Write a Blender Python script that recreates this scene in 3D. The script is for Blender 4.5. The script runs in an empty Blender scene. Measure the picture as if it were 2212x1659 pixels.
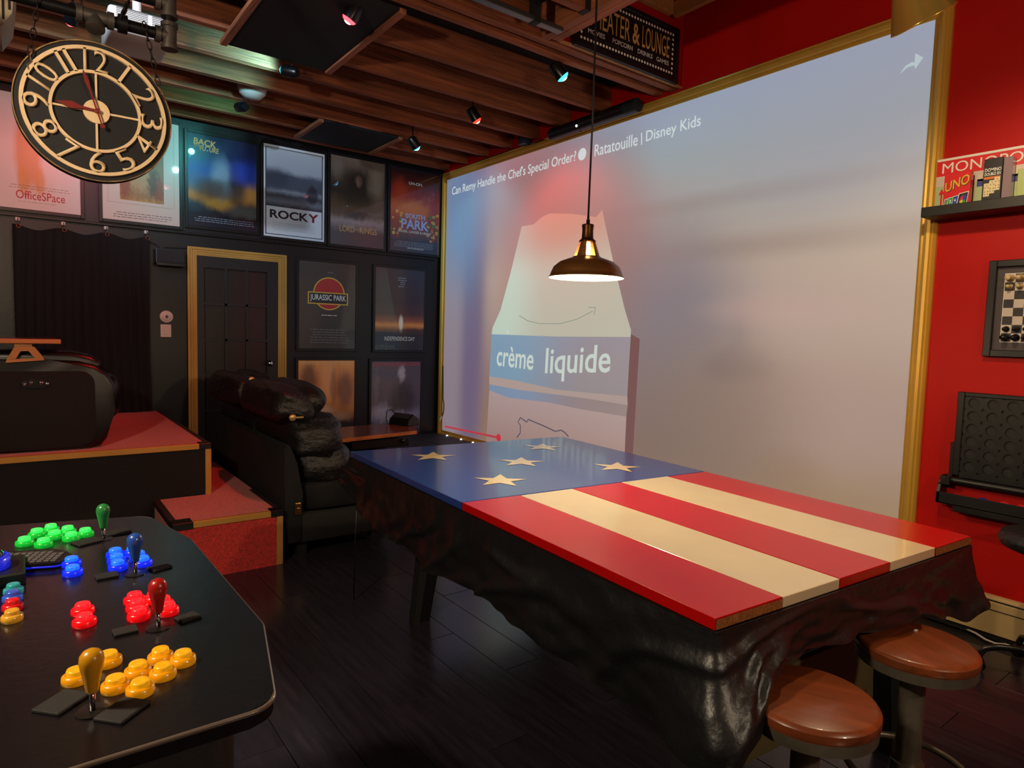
import bpy, bmesh, math, random
from mathutils import Vector, Matrix, noise
random.seed(7)
SC = bpy.context.scene
COL = SC.collection
PI = math.pi

# ------------------------------------------------------------------ camera
W, H, F = 2212.0, 1659.0, 1407.6
CAM = Vector((-3.982, -6.717, 1.481))
CR = Vector((0.79935605, -0.60017514, 0.02863066))
CU = Vector((0.02252802, 0.07755244, 0.99673372))
CF = Vector((0.60043518, 0.79610013, -0.07551277))
cd = bpy.data.cameras.new('camera')
cd.sensor_fit = 'HORIZONTAL'; cd.sensor_width = 36.0; cd.lens = F / W * 36.0
cd.clip_start = 0.05; cd.clip_end = 60
cam = bpy.data.objects.new('camera', cd); COL.objects.link(cam)
M = Matrix.Identity(4)
for i in range(3):
    M[i][0] = CR[i]; M[i][1] = CU[i]; M[i][2] = -CF[i]; M[i][3] = CAM[i]
cam.matrix_world = M
SC.camera = cam

# ------------------------------------------------------------------ world and exposure
SC.view_settings.view_transform = 'Standard'
SC.view_settings.look = 'None'
SC.view_settings.gamma = 1.0
SC.view_settings.use_curve_mapping = False
SC.view_settings.exposure = 0.3
wd = bpy.data.worlds.new('world'); SC.world = wd; wd.use_nodes = True
wd.node_tree.nodes['Background'].inputs[0].default_value = (0.55, 0.5, 0.6, 1)
wd.node_tree.nodes['Background'].inputs[1].default_value = 0.01

LAMP_W = 29.0        # pendant over the table
CONE_W = 40.0        # gold cone spotlight near the stools
FILL_GLOBE_W = 235.0       # two unseen globe pendants added as warm fill
SPOT_W = 1.0         # factor for the coloured spots
SCREEN_E = 0.70      # brightness of the projected picture

# ------------------------------------------------------------------ helpers
def P(x, y, ax, v):
    """photo pixel -> point where its ray meets the plane axis ax = v"""
    d = CF + CR * ((x - W / 2) / F) - CU * ((y - H / 2) / F)
    t = (v - CAM[ax]) / d[ax]
    return CAM + d * t

def lin(r, g, b):
    def f(c):
        c /= 255.0
        return c / 12.92 if c <= 0.04045 else ((c + 0.055) / 1.055) ** 2.4
    return (f(r), f(g), f(b), 1.0)

class NT:
    def __init__(s, name):
        s.m = bpy.data.materials.new(name); s.m.use_nodes = True
        s.t = s.m.node_tree; s.n = s.t.nodes; s.b = s.n['Principled BSDF']
    def node(s, typ, **kw):
        n = s.n.new(typ)
        for k, v in kw.items(): setattr(n, k, v)
        return n
    def link(s, a, b): s.t.links.new(a, b)
    def math(s, op, a, b=None):
        n = s.node('ShaderNodeMath', operation=op)
        for i, v in enumerate((a, b)):
            if v is None: continue
            if isinstance(v, (int, float)): n.inputs[i].default_value = v
            else: s.link(v, n.inputs[i])
        return n.outputs[0]
    def mix(s, fac, a, b, blend='MIX'):
        n = s.node('ShaderNodeMix', data_type='RGBA', blend_type=blend)
        for sock, v in ((n.inputs[0], fac), (n.inputs[6], a), (n.inputs[7], b)):
            if isinstance(v, (int, float)): sock.default_value = v
            elif isinstance(v, tuple): sock.default_value = v
            else: s.link(v, sock)
        return n.outputs[2]

MATS = {}
def mat(name, col, rough=0.6, metal=0.0, coat=0.0, bump=None, var=None, emit=None, stretch=None, spec=None, sheen=0.0, objrand=0.0, coatrough=0.05):
    if name in MATS: return MATS[name]
    n = NT(name); b = n.b
    c = lin(*col)
    b.inputs['Base Color'].default_value = c
    b.inputs['Roughness'].default_value = rough
    b.inputs['Metallic'].default_value = metal
    b.inputs['Coat Weight'].default_value = coat
    b.inputs['Coat Roughness'].default_value = coatrough
    if spec is not None: b.inputs['Specular IOR Level'].default_value = spec
    if sheen: b.inputs['Sheen Weight'].default_value = sheen
    vec = None
    if bump or var:
        tc = n.node('ShaderNodeTexCoord'); mp = n.node('ShaderNodeMapping')
        n.link(tc.outputs['Object'], mp.inputs[0]); mp.inputs['Scale'].default_value = stretch or (1, 1, 1)
        vec = mp.outputs[0]
    src = None
    if var:
        nz = n.node('ShaderNodeTexNoise'); nz.inputs['Scale'].default_value = var[0]; nz.inputs['Detail'].default_value = 5
        n.link(vec, nz.inputs['Vector'])
        mr = n.node('ShaderNodeMapRange'); mr.inputs[1].default_value = 0.3; mr.inputs[2].default_value = 0.7
        mr.inputs[3].default_value = 1 - var[1]; mr.inputs[4].default_value = 1 + var[1]
        n.link(nz.outputs[0], mr.inputs[0])
        src = n.mix(1.0, c, mr.outputs[0], 'MULTIPLY')
    if objrand:
        oi = n.node('ShaderNodeObjectInfo')
        mr2 = n.node('ShaderNodeMapRange'); mr2.inputs[3].default_value = 1 - objrand; mr2.inputs[4].default_value = 1 + objrand
        n.link(oi.outputs['Random'], mr2.inputs[0])
        src = n.mix(1.0, src if src is not None else c, mr2.outputs[0], 'MULTIPLY')
    if src is not None: n.link(src, b.inputs['Base Color'])
    if bump:
        nb = n.node('ShaderNodeTexNoise'); nb.inputs['Scale'].default_value = bump[0]; nb.inputs['Detail'].default_value = 6
        n.link(vec, nb.inputs['Vector'])
        bp = n.node('ShaderNodeBump'); bp.inputs['Strength'].default_value = bump[1]; bp.inputs['Distance'].default_value = bump[2] if len(bump) > 2 else 0.01
        n.link(nb.outputs[0], bp.inputs['Height']); n.link(bp.outputs[0], b.inputs['Normal'])
    if emit:
        b.inputs['Emission Color'].default_value = lin(*emit[0]); b.inputs['Emission Strength'].default_value = emit[1]
    MATS[name] = n.m
    return n.m

def picture(name, ramp, blobs=(), ua=0, va=2, uflip=False, rough=0.35, coat=1.0, emit=0.0, base=1.0, noise_amt=0.0, noise_scale=6.0, coatrough=0.03):
    """flat print: vertical colour ramp [(v, rgb)], soft blobs [(u, v, ru, rv, rgb, softness, strength)]; u, v over the print 0..1"""
    n = NT(name); b = n.b
    tc = n.node('ShaderNodeTexCoord'); sp = n.node('ShaderNodeSeparateXYZ'); n.link(tc.outputs['Generated'], sp.inputs[0])
    u = sp.outputs[ua]; v = sp.outputs[va]
    if uflip: u = n.math('SUBTRACT', 1.0, u)
    if noise_amt:
        nz = n.node('ShaderNodeTexNoise'); nz.inputs['Scale'].default_value = noise_scale; nz.inputs['Detail'].default_value = 4
        n.link(tc.outputs['Generated'], nz.inputs['Vector'])
        off = n.math('MULTIPLY', n.math('SUBTRACT', nz.outputs[0], 0.5), noise_amt)
        vv = n.math('ADD', v, off); uu = n.math('ADD', u, off)
    else: vv, uu = v, u
    cr = n.node('ShaderNodeValToRGB'); e = cr.color_ramp.elements
    ramp = sorted(ramp)
    e[0].position = ramp[0][0]; e[0].color = lin(*ramp[0][1])
    e[1].position = ramp[-1][0]; e[1].color = lin(*ramp[-1][1])
    for p, c in ramp[1:-1]:
        k = e.new(p); k.color = lin(*c)
    n.link(vv, cr.inputs[0])
    out = cr.outputs[0]
    for (cu, cv, ru, rv, rgb, soft, st) in blobs:
        du = n.math('DIVIDE', n.math('SUBTRACT', uu, cu), ru)
        dv = n.math('DIVIDE', n.math('SUBTRACT', vv, cv), rv)
        d = n.math('SQRT', n.math('ADD', n.math('MULTIPLY', du, du), n.math('MULTIPLY', dv, dv)))
        mr = n.node('ShaderNodeMapRange', interpolation_type='SMOOTHSTEP')
        mr.inputs[1].default_value = 1 - soft; mr.inputs[2].default_value = 1 + soft
        mr.inputs[3].default_value = st; mr.inputs[4].default_value = 0
        n.link(d, mr.inputs[0])
        out = n.mix(mr.outputs[0], out, lin(*rgb))
    if base < 1.0:
        bc = n.mix(1.0, (0.62, 0.61, 0.6, 1), (base, base, base, 1), 'MULTIPLY')
        n.link(bc, b.inputs['Base Color'])
    else: n.link(out, b.inputs['Base Color'])
    b.inputs['Roughness'].default_value = rough
    b.inputs['Coat Weight'].default_value = coat; b.inputs['Coat Roughness'].default_value = coatrough
    if emit:
        n.link(out, b.inputs['Emission Color']); b.inputs['Emission Strength'].default_value = emit
    return n.m

LOC = {}
def prop(o, label=None, cat=None, group=None, kind=None):
    for k, v in (('label', label), ('category', cat), ('group', group), ('kind', kind)):
        if v: o[k] = v
    return o

def root(name, label, cat, loc=(0, 0, 0), group=None, kind=None, rz=0.0):
    o = bpy.data.objects.new(name, None); COL.objects.link(o); o.empty_display_size = 0.1
    o.location = loc; o.rotation_euler = (0, 0, rz)
    LOC[o] = Vector(loc)
    return prop(o, label, cat, group, kind)

def link(name, me, m, parent=None, smooth=False, label=None):
    o = bpy.data.objects.new(name, me); COL.objects.link(o)
    if m: me.materials.append(m)
    if parent is not None:
        o.parent = parent; LOC[o] = LOC.get(parent, Vector())
    else: LOC[o] = Vector()
    if smooth:
        for p in me.polygons: p.use_smooth = True
    if label: o['label'] = label
    return o

class MB:
    """mesh builder: geometry in world coordinates (or local with local=True at build)"""
    def __init__(s): s.bm = bmesh.new()
    def face(s, pts):
        vs = [s.bm.verts.new(p) for p in pts]; return s.bm.faces.new(vs)
    def hexa(s, p):   # 8 points: bottom 4 ccw, top 4 ccw
        v = [s.bm.verts.new(q) for q in p]
        for f in ((3, 2, 1, 0), (4, 5, 6, 7), (0, 1, 5, 4), (1, 2, 6, 5), (2, 3, 7, 6), (3, 0, 4, 7)):
            s.bm.faces.new([v[i] for i in f])
        return v
    def box(s, a, b, bevel=0.0, seg=2):
        x0, x1 = sorted((a[0], b[0])); y0, y1 = sorted((a[1], b[1])); z0, z1 = sorted((a[2], b[2]))
        v = s.hexa([(x0, y0, z0), (x1, y0, z0), (x1, y1, z0), (x0, y1, z0), (x0, y0, z1), (x1, y0, z1), (x1, y1, z1), (x0, y1, z1)])
        if bevel:
            es = list({e for q in v for e in q.link_edges})
            bmesh.ops.bevel(s.bm, geom=es, offset=bevel, segments=seg, profile=0.5, affect='EDGES')
        return s
    def prism(s, poly, ax, lo, hi, bevel=0.0, seg=2):
        """poly: 2D points in the two other axes (in order x,y,z without ax)"""
        oth = [i for i in range(3) if i != ax]
        def mk(p, h):
            q = [0, 0, 0]; q[oth[0]] = p[0]; q[oth[1]] = p[1]; q[ax] = h; return q
        a = [s.bm.verts.new(mk(p, lo)) for p in poly]; b = [s.bm.verts.new(mk(p, hi)) for p in poly]
        n = len(poly)
        f1 = s.bm.faces.new(a[::-1]); f2 = s.bm.faces.new(b)
        for i in range(n): s.bm.faces.new((a[i], a[(i + 1) % n], b[(i + 1) % n], b[i]))
        if bevel:
            es = list(set(f1.edges) | set(f2.edges))
            bmesh.ops.bevel(s.bm, geom=es, offset=bevel, segments=seg, profile=0.5, affect='EDGES')
        return s
    def frame(s, axis):
        z = Vector(axis).normalized(); x = z.orthogonal().normalized(); y = z.cross(x); return x, y, z
    def lathe(s, prof, c=(0, 0, 0), axis=(0, 0, 1), seg=24, cap0=True, cap1=True):
        """prof: list of (r, h)"""
        c = Vector(c); x, y, z = s.frame(axis); rings = []
        for r, h in prof:
            if r < 1e-6: rings.append([s.bm.verts.new(c + z * h)])
            else: rings.append([s.bm.verts.new(c + z * h + (x * math.cos(2 * PI * i / seg) + y * math.sin(2 * PI * i / seg)) * r) for i in range(seg)])
        for A, B in zip(rings, rings[1:]):
            for i in range(seg):
                j = (i + 1) % seg
                if len(A) == 1 and len(B) == 1: continue
                if len(A) == 1: s.bm.faces.new((A[0], B[j], B[i]))
                elif len(B) == 1: s.bm.faces.new((A[i], A[j], B[0]))
                else: s.bm.faces.new((A[i], A[j], B[j], B[i]))
        if cap0 and len(rings[0]) > 1: s.bm.faces.new(rings[0][::-1])
        if cap1 and len(rings[-1]) > 1: s.bm.faces.new(rings[-1])
        return s
    def cyl(s, a, b, r, seg=16, r2=None):
        a = Vector(a); b = Vector(b); L = (b - a).length
        return s.lathe([(r, 0), (r if r2 is None else r2, L)], a, b - a, seg)
    def tube(s, pts, r, seg=8, closed=False):
        pts = [Vector(p) for p in pts]; n = len(pts); rings = []
        up = None
        for i in range(n):
            if closed: t = pts[(i + 1) % n] - pts[i - 1]
            else: t = pts[min(i + 1, n - 1)] - pts[max(i - 1, 0)]
            t.normalize()
            if up is None: up = t.orthogonal().normalized()
            up = (up - t * up.dot(t))
            if up.length < 1e-5: up = t.orthogonal()
            up.normalize(); w = t.cross(up)
            rings.append([s.bm.verts.new(pts[i] + (up * math.cos(2 * PI * k / seg) + w * math.sin(2 * PI * k / seg)) * r) for k in range(seg)])
        m = n if closed else n - 1
        for i in range(m):
            A, B = rings[i], rings[(i + 1) % n]
            for k in range(seg):
                j = (k + 1) % seg; s.bm.faces.new((A[k], A[j], B[j], B[k]))
        if not closed:
            s.bm.faces.new(rings[0][::-1]); s.bm.faces.new(rings[-1])
        return s
    def grid(s, fn, nu, nv, closeu=False):
        g = [[s.bm.verts.new(fn(i / nu, j / nv)) for j in range(nv + 1)] for i in range(nu + (0 if closeu else 1))]
        k = len(g)
        for i in range(nu):
            for j in range(nv):
                A, B = g[i], g[(i + 1) % k]
                s.bm.faces.new((A[j], B[j], B[j + 1], A[j + 1]))
        return g
    def puff(s, c, h, e=0.55, rot=None, wr=0.0, ws=8.0, nu=28, nv=16, seed=0.0):
        """soft cushion: superellipsoid with wrinkles"""
        c = Vector(c)
        def sg(x, p): return math.copysign(abs(x) ** p, x)
        def fn(a, b):
            th = a * 2 * PI; ph = (b - 0.5) * PI
            d = Vector((sg(math.cos(ph), e) * sg(math.cos(th), e), sg(math.cos(ph), e) * sg(math.sin(th), e), sg(math.sin(ph), e)))
            p = Vector((d.x * h[0], d.y * h[1], d.z * h[2]))
            if wr:
                k = noise.noise(Vector((p.x * ws * 0.35, p.y * ws * 0.35, p.z * ws)) + Vector((seed, seed * 2, 0)))
                p *= 1 + wr * k
            if rot is not None: p = rot @ p
            return c + p
        s.grid(fn, nu, nv, closeu=True)
        bmesh.ops.remove_doubles(s.bm, verts=s.bm.verts[:], dist=1e-5)
        return s
    def build(s, name, m, parent=None, smooth=False, label=None, local=False, angle=None):
        bmesh.ops.recalc_face_normals(s.bm, faces=s.bm.faces[:])
        me = bpy.data.meshes.new(name)
        if parent is not None and not local:
            off = LOC.get(parent, Vector())
            bmesh.ops.translate(s.bm, verts=s.bm.verts[:], vec=-off)
        s.bm.to_mesh(me); s.bm.free()
        o = link(name, me, m, parent, smooth, label)
        if angle is not None:
            for p in me.polygons: p.use_smooth = True
            me.set_sharp_from_angle(angle=math.radians(angle))
        return o

def thing(o, label, cat, group=None, kind=None): return prop(o, label, cat, group, kind)

def copy_tree(o, parent=None, loc=None, rz=None):
    c = o.copy(); COL.objects.link(c); c.parent = parent
    if loc is not None: c.location = loc
    if rz is not None: c.rotation_euler = (0, 0, rz)
    LOC[c] = Vector(loc) if loc is not None else LOC.get(parent, Vector())
    for ch in list(o.children): copy_tree(ch, c)
    return c

def text(name, s, m, org, ux, uy, parent, thick=0.0, bold=0.0, shear=0.0, nrm=None, fit=True, space=1.0, label=None):
    """letters filling the parallelogram org + ux + uy, as a flat (or thick) mesh"""
    cu = bpy.data.curves.new('t', 'FONT'); cu.body = s; cu.offset = bold; cu.shear = shear; cu.space_character = space
    cu.resolution_u = 3
    ob = bpy.data.objects.new('t', cu); COL.objects.link(ob)
    bpy.context.view_layer.update()
    dg = bpy.context.evaluated_depsgraph_get()
    me = bpy.data.meshes.new_from_object(ob.evaluated_get(dg))
    bpy.data.objects.remove(ob); bpy.data.curves.remove(cu)
    xs = [v.co.x for v in me.vertices]; ys = [v.co.y for v in me.vertices]
    x0, x1, y0, y1 = min(xs), max(xs), min(ys), max(ys)
    org = Vector(org); ux = Vector(ux); uy = Vector(uy)
    n = Vector(nrm) if nrm is not None else ux.cross(uy).normalized()
    off = LOC.get(parent, Vector())
    for v in me.vertices:
        p = org + ux * ((v.co.x - x0) / (x1 - x0)) + uy * ((v.co.y - y0) / (y1 - y0))
        v.co = p - off
    if thick:
        bm = bmesh.new(); bm.from_mesh(me)
        r = bmesh.ops.extrude_face_region(bm, geom=bm.faces[:])
        vs = [g for g in r['geom'] if isinstance(g, bmesh.types.BMVert)]
        bmesh.ops.translate(bm, verts=vs, vec=n * thick)
        bmesh.ops.recalc_face_normals(bm, faces=bm.faces[:])
        bm.to_mesh(me); bm.free()
    else:
        bm = bmesh.new(); bm.from_mesh(me); bmesh.ops.recalc_face_normals(bm, faces=bm.faces[:])
        bm.faces.ensure_lookup_table()
        if bm.faces and bm.faces[0].normal.dot(n) < 0: bmesh.ops.reverse_faces(bm, faces=bm.faces[:])
        bm.to_mesh(me); bm.free()
    me.materials.clear()
    return link(name, me, m, parent, False, label)

def spot(name, loc, target, watts, rgb, parent, angle=60, blend=0.6, size=0.03):
    l = bpy.data.lights.new(name, 'SPOT'); l.energy = watts; l.color = rgb; l.spot_size = math.radians(angle); l.spot_blend = blend; l.shadow_soft_size = size
    o = bpy.data.objects.new(name, l); COL.objects.link(o)
    d = (Vector(target) - Vector(loc)).normalized()
    o.rotation_euler = d.to_track_quat('-Z', 'Y').to_euler()
    o.parent = parent; o.location = Vector(loc) - LOC.get(parent, Vector())
    return o

def point(name, loc, watts, rgb, parent, size=0.03):
    l = bpy.data.lights.new(name, 'POINT'); l.energy = watts; l.color = rgb; l.shadow_soft_size = size
    o = bpy.data.objects.new(name, l); COL.objects.link(o)
    o.parent = parent; o.location = Vector(loc) - LOC.get(parent, Vector())
    return o

# ------------------------------------------------------------------ materials
black_wall = mat('black_wall_paint', (11, 12, 18), 0.38, bump=(40, 0.08), var=(3, 0.15))
red_wall = mat('red_wall_paint', (186, 16, 9), 0.5, spec=.2, bump=(60, 0.05), var=(2, 0.06))
dark_ceiling = mat('dark_subfloor', (22, 16, 14), 0.9, var=(4, 0.3))
joist_wood = mat('rough_sawn_joist', (138, 74, 42), 0.75, var=(5, 0.45), bump=(18, 0.5, 0.02), stretch=(0.35, 4, 6), objrand=0.18)
joist_wood_y = mat('rough_sawn_beam', (156, 90, 56), 0.75, var=(5, 0.45), bump=(18, 0.5, 0.02), stretch=(4, 0.35, 6), objrand=0.15)
pale_wood = mat('pale_lumber', (176, 122, 66), 0.7, var=(6, 0.2), stretch=(4, 0.5, 4))
plank_mat = mat('dark_laminate', (44, 38, 46), 0.22, var=(6, 0.35), bump=(30, 0.06, 0.004), stretch=(6, 0.6, 6), objrand=0.2)
gold_trim = mat('gold_moulding', (222, 174, 72), 0.34, 0.35, var=(3, 0.08))
gold_paint = mat('gold_paint', (190, 142, 66), 0.45, 0.25, var=(4, 0.1))
black_plastic = mat('black_plastic', (14, 14, 15), 0.4)
black_matte = mat('black_matte', (12, 12, 13), 0.75)
black_satin = mat('black_satin', (16, 16, 18), 0.3)
red_carpet = mat('red_carpet', (196, 40, 32), 0.95, var=(120, 0.45), bump=(160, 0.9, 0.01), sheen=0.3)
black_carpet = mat('black_carpet', (12, 12, 14), 0.95, bump=(160, 0.5, 0.005))
black_leather = mat('black_leather', (26, 22, 22), 0.46, bump=(26, 0.6, 0.02), var=(6, 0.2), stretch=(1, .5, 1.6))
smooth_leather = mat('smooth_leather', (14, 12, 13), 0.32, bump=(140, 0.12, 0.003))
black_fabric = mat('black_fabric', (10, 10, 12), 0.9, bump=(120, 0.4, 0.004))
steel = mat('dark_steel', (116, 108, 94), 0.42, 0.6, var=(14, 0.3), bump=(50, 0.1))
chrome = mat('chrome', (200, 200, 205), 0.12, 1.0)
iron_pipe = mat('black_iron_pipe', (26, 26, 28), 0.42, 0.6)
galv = mat('grey_fitting', (92, 86, 82), 0.5, 0.7, var=(30, 0.25))
white_plastic = mat('white_plastic', (214, 206, 196), 0.4)
grey_plastic = mat('grey_plastic', (120, 118, 116), 0.5)
white_print = mat('white_print', (225, 222, 214), 0.5)
black_print = mat('black_print', (14, 16, 24), 0.5)
red_print = mat('red_print', (190, 24, 30), 0.5)
cream_enamel = mat('cream_enamel', (204, 178, 126), 0.4)

# ================================================================== SETTING
X0, X1, Y0, Y1 = -6.6, 0.0, -9.4, 0.0
ZJ, ZC, ZT = 3.345, 3.56, 4.7          # joist bottoms, subfloor above, top of the opening
def struct(o): o['kind'] = 'structure'; return o

fl = struct(MB().box((X0, Y0, -0.12), (X1, Y1, -0.012)).build('floor', mat('floor_underlay', (16, 12, 12), 0.6)))
PW, PL, G = 0.192, 1.28, 0.0012
pm = MB().box((G, G, -0.012), (PW - G, PL - G, 0.0), 0.0012, 1).build('plank', plank_mat, fl)
pm.location = (-4.6, -9.3, 0)
first = True
ci = 0
x = -4.608
while x < -0.02:
    y = -8.3 - (ci * 0.43) % PL
    while y < -0.05:
        if y > -9.3 and y + PL > -8.2 and y + PL < 0.0 and x + PW < 0.0:
            if first: pm.location = (x, y, 0); first = False
            else:
                c = pm.copy(); COL.objects.link(c); c.location = (x, y, 0)
        y += PL
    x += PW; ci += 1

struct(MB().box((X0 - .15, 0, -.12), (0, .15, ZC)).build('wall_back', black_wall))
struct(MB().box((0, Y0, -.12), (.15, .15, ZT)).build('wall_right', red_wall))
struct(MB().box((X0 - .15, Y0, -.12), (X0, 0, ZC)).build('wall_left', black_wall))
struct(MB().box((X0 - .15, Y0 - .15, -.12), (.15, Y0, ZT)).build('wall_front', mat('dark_red_paint', (70, 18, 14), 0.6)))
cl = struct(MB().box((X0, -3.42, ZC), (0, 0, ZC + .1)).box((X0, Y0, ZC), (-1.27, -3.42, ZC + .1)).build('ceiling', dark_ceiling))
MB().box((-1.3, Y0, ZT), (0, -3.3, ZT + .1)).build('opening_top', dark_ceiling, cl)
MB().box((-1.2, -3.425, ZJ + .012), (-0.001, -3.40, ZT)).build('fascia', red_wall, cl)
MB().box((-1.262, Y0, ZC), (-1.235, -3.425, ZT)).build('fascia_side', red_wall, cl)
def jit(a): return random.uniform(-a, a)
def joist(x0, x1, yc, wd=0.05, zb=ZJ):
    n = 14; pts = [x0 + (x1 - x0) * i / n for i in range(n + 1)]
    mb = MB()
    prof = [[(x_, yc - wd / 2 + jit(.003), zb + jit(.003)), (x_, yc + wd / 2 + jit(.003), zb + jit(.003)), (x_, yc + wd / 2, ZC - .002), (x_, yc - wd / 2, ZC - .002)] for x_ in pts]
    V = [[mb.bm.verts.new(q) for q in r] for r in prof]
    for a, b in zip(V, V[1:]):
        for k in range(4): mb.bm.faces.new((a[k], a[(k + 1) % 4], b[(k + 1) % 4], b[k]))
    mb.bm.faces.new(V[0]); mb.bm.faces.new(V[-1][::-1])
    return mb.build('joist', joist_wood, cl)
for yc in (-3.23, -2.68, -2.18, -1.73, -1.31, -0.90, -0.49, -0.11):
    joist(X0 + .02, -0.004, yc)
joist(X0 + .02, -0.004, -3.365, 0.055)
for yc in (-3.82, -4.26, -4.70, -5.14, -5.58, -6.02, -6.9, -7.8):
    joist(X0 + .02, -1.335, yc)
MB().box((-1.33, Y0, ZJ - .002), (-1.27, -3.40, ZC - .002), 0.003, 1).build('trimmer_beam', joist_wood_y, cl)
MB().box((-1.268, Y0, ZJ - .002), (-1.21, -3.43, ZC - .002), 0.003, 1).build('trimmer_beam', joist_wood_y, cl)
MB().box((-1.205, -3.445, ZJ - .002), (-.004, -3.426, ZJ + .012)).build('ledge_strip', pale_wood, cl)
# lumber high in the opening, along the right wall
MB().box((-.175, -7.5, 3.80), (-.135, -3.47, 3.90)).build('upper_beam', pale_wood, cl)
MB().box((-1.2, -3.47, 3.815), (-.176, -3.43, 3.92)).build('upper_blocking', pale_wood, cl)
# joist hangers at the trimmer
for yc in (-3.82, -4.26):
    MB().box((-1.37, yc - .032, ZJ - .006), (-1.335, yc + .032, ZJ + .12)).build('joist_hanger', black_matte, cl)
# black acoustic boards under the joists with timber battens at their sides
def ceiling_board(x0, x1, y0, y1, label):
    r = root('ceiling_board', label, 'ceiling panel', (x0, y0, ZJ - .03))
    MB().box((x0, y0, ZJ - .022), (x1, y1, ZJ - .008)).build('board', mat('black_board', (15, 13, 16), .85, bump=(12, .15)), r)
    MB().box((x0 - .045, y0, ZJ - .035), (x0, y1, ZJ - .005), .003, 1).build('batten', joist_wood_y, r)
    MB().box((x1, y0, ZJ - .035), (x1 + .045, y1, ZJ - .005), .003, 1).build('batten', joist_wood_y, r)
    return r
ceiling_board(-2.86, -2.20, -3.18, -2.02, 'large black board with timber battens under the joists, behind a red spotlight')
ceiling_board(-1.79, -1.06, -0.93, -0.25, 'small dark board between battens under the joists, above the black-and-white poster')
# grey metal conduit track under the joists
tr = root('metal_track', 'grey metal track on black straps below the joists beside the beam', 'track', (-2.0, -3.6, ZJ - .06))
p0, p1 = Vector((-3.2, -3.60, ZJ - .035)), Vector((-1.345, -3.60, ZJ - .035))
MB().box((p0.x, -3.635, ZJ - .05), (p1.x, -3.585, ZJ - .02), .004, 1).build('rail', mat('grey_metal', (100, 98, 98), .4, .8), tr)
for sx in (-1.55, -2.3):
    MB().box((sx - .02, -3.64, ZJ - .055), (sx + .02, -3.58, ZC - .03)).build('strap', black_matte, tr)

# ---- door
dz = 2.135
d1 = root('door_1', None, None, (-2.285, 0, 0), kind='structure')
ox0, ox1 = -2.740, -1.828; iw = .082
slab = MB()
sx0, sx1 = ox0 + iw, ox1 - iw
gx0, gx1 = P(441, 640, 1, -.03).x, P(577, 640, 1, -.03).x
gz1 = P(510, 583, 1, -.03).z; rowh = (P(510, 583, 1, -.03).z - P(510, 735, 1, -.03).z) / 2; colw = (gx1 - gx0) / 3
gz0 = gz1 - 5 * rowh
slab.box((sx0, -.03, .03), (gx0, 0, dz)).box((gx1, -.03, .03), (sx1, 0, dz)).box((gx0, -.03, gz1), (gx1, 0, dz)).box((gx0, -.03, .03), (gx1, 0, gz0))
for i in range(1, 3): slab.box((gx0 + i * colw - .011, -.03, gz0), (gx0 + i * colw + .011, -.004, gz1))
for j in range(1, 5): slab.box((gx0, -.03, gz0 + j * rowh - .011), (gx1, -.004, gz0 + j * rowh + .011))
slab.build('door_leaf', mat('door_paint', (26, 24, 26), .4, bump=(30, .1)), d1)
pane_m = mat('blacked_glass', (24, 21, 21), .35, coat=.6)
for i in range(3):
    for j in range(5):
        MB().box((gx0 + i * colw + .012, -.014, gz0 + j * rowh + .012), (gx0 + (i + 1) * colw - .012, -.006, gz0 + (j + 1) * rowh - .012)).build('pane', pane_m, d1)
k = P(583, 785, 1, -.07)
hd = MB().lathe([(.028, 0), (.028, .006), (.011, .01), (.011, .03), (.026, .04), (.029, .052), (.02, .062), (0, .066)], (k.x, -.03, k.z), (0, -1, 0), 20).build('handle', chrome, d1, True)
def casing(a0, a1, z0, z1, nm):
    mb = MB()
    return mb
tm = root('trim_1', None, None, (-2.285, 0, 0), kind='structure')
for (a, b, c, d) in ((ox0, ox0 + iw, 0, dz + .075), (ox1 - iw, ox1, 0, dz + .075)):
    mb = MB(); s_ = 1 if a == ox0 else -1
    mb.box((a, -.028, c), (b, 0, d))
    e = a if s_ == 1 else b
    mb.box((e, -.04, c), (e + s_ * .02, 0, d)); mb.box((e + s_ * .028, -.036, c), (e + s_ * .042, 0, d)); mb.box((e + s_ * .05, -.034, c), (e + s_ * .064, 0, d))
    mb.build('casing', gold_paint, tm)
mb = MB().box((ox0 + iw, -.028, dz), (ox1 - iw, 0, dz + .075)).box((ox0 + .02, -.04, dz + .055), (ox1 - .02, 0, dz + .0755)).box((ox0 + iw, -.036, dz + .034), (ox1 - iw, 0, dz + .048)).box((ox0 + iw, -.034, dz + .012), (ox1 - iw, 0, dz + .026))
mb.build('casing', gold_paint, tm)

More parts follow.
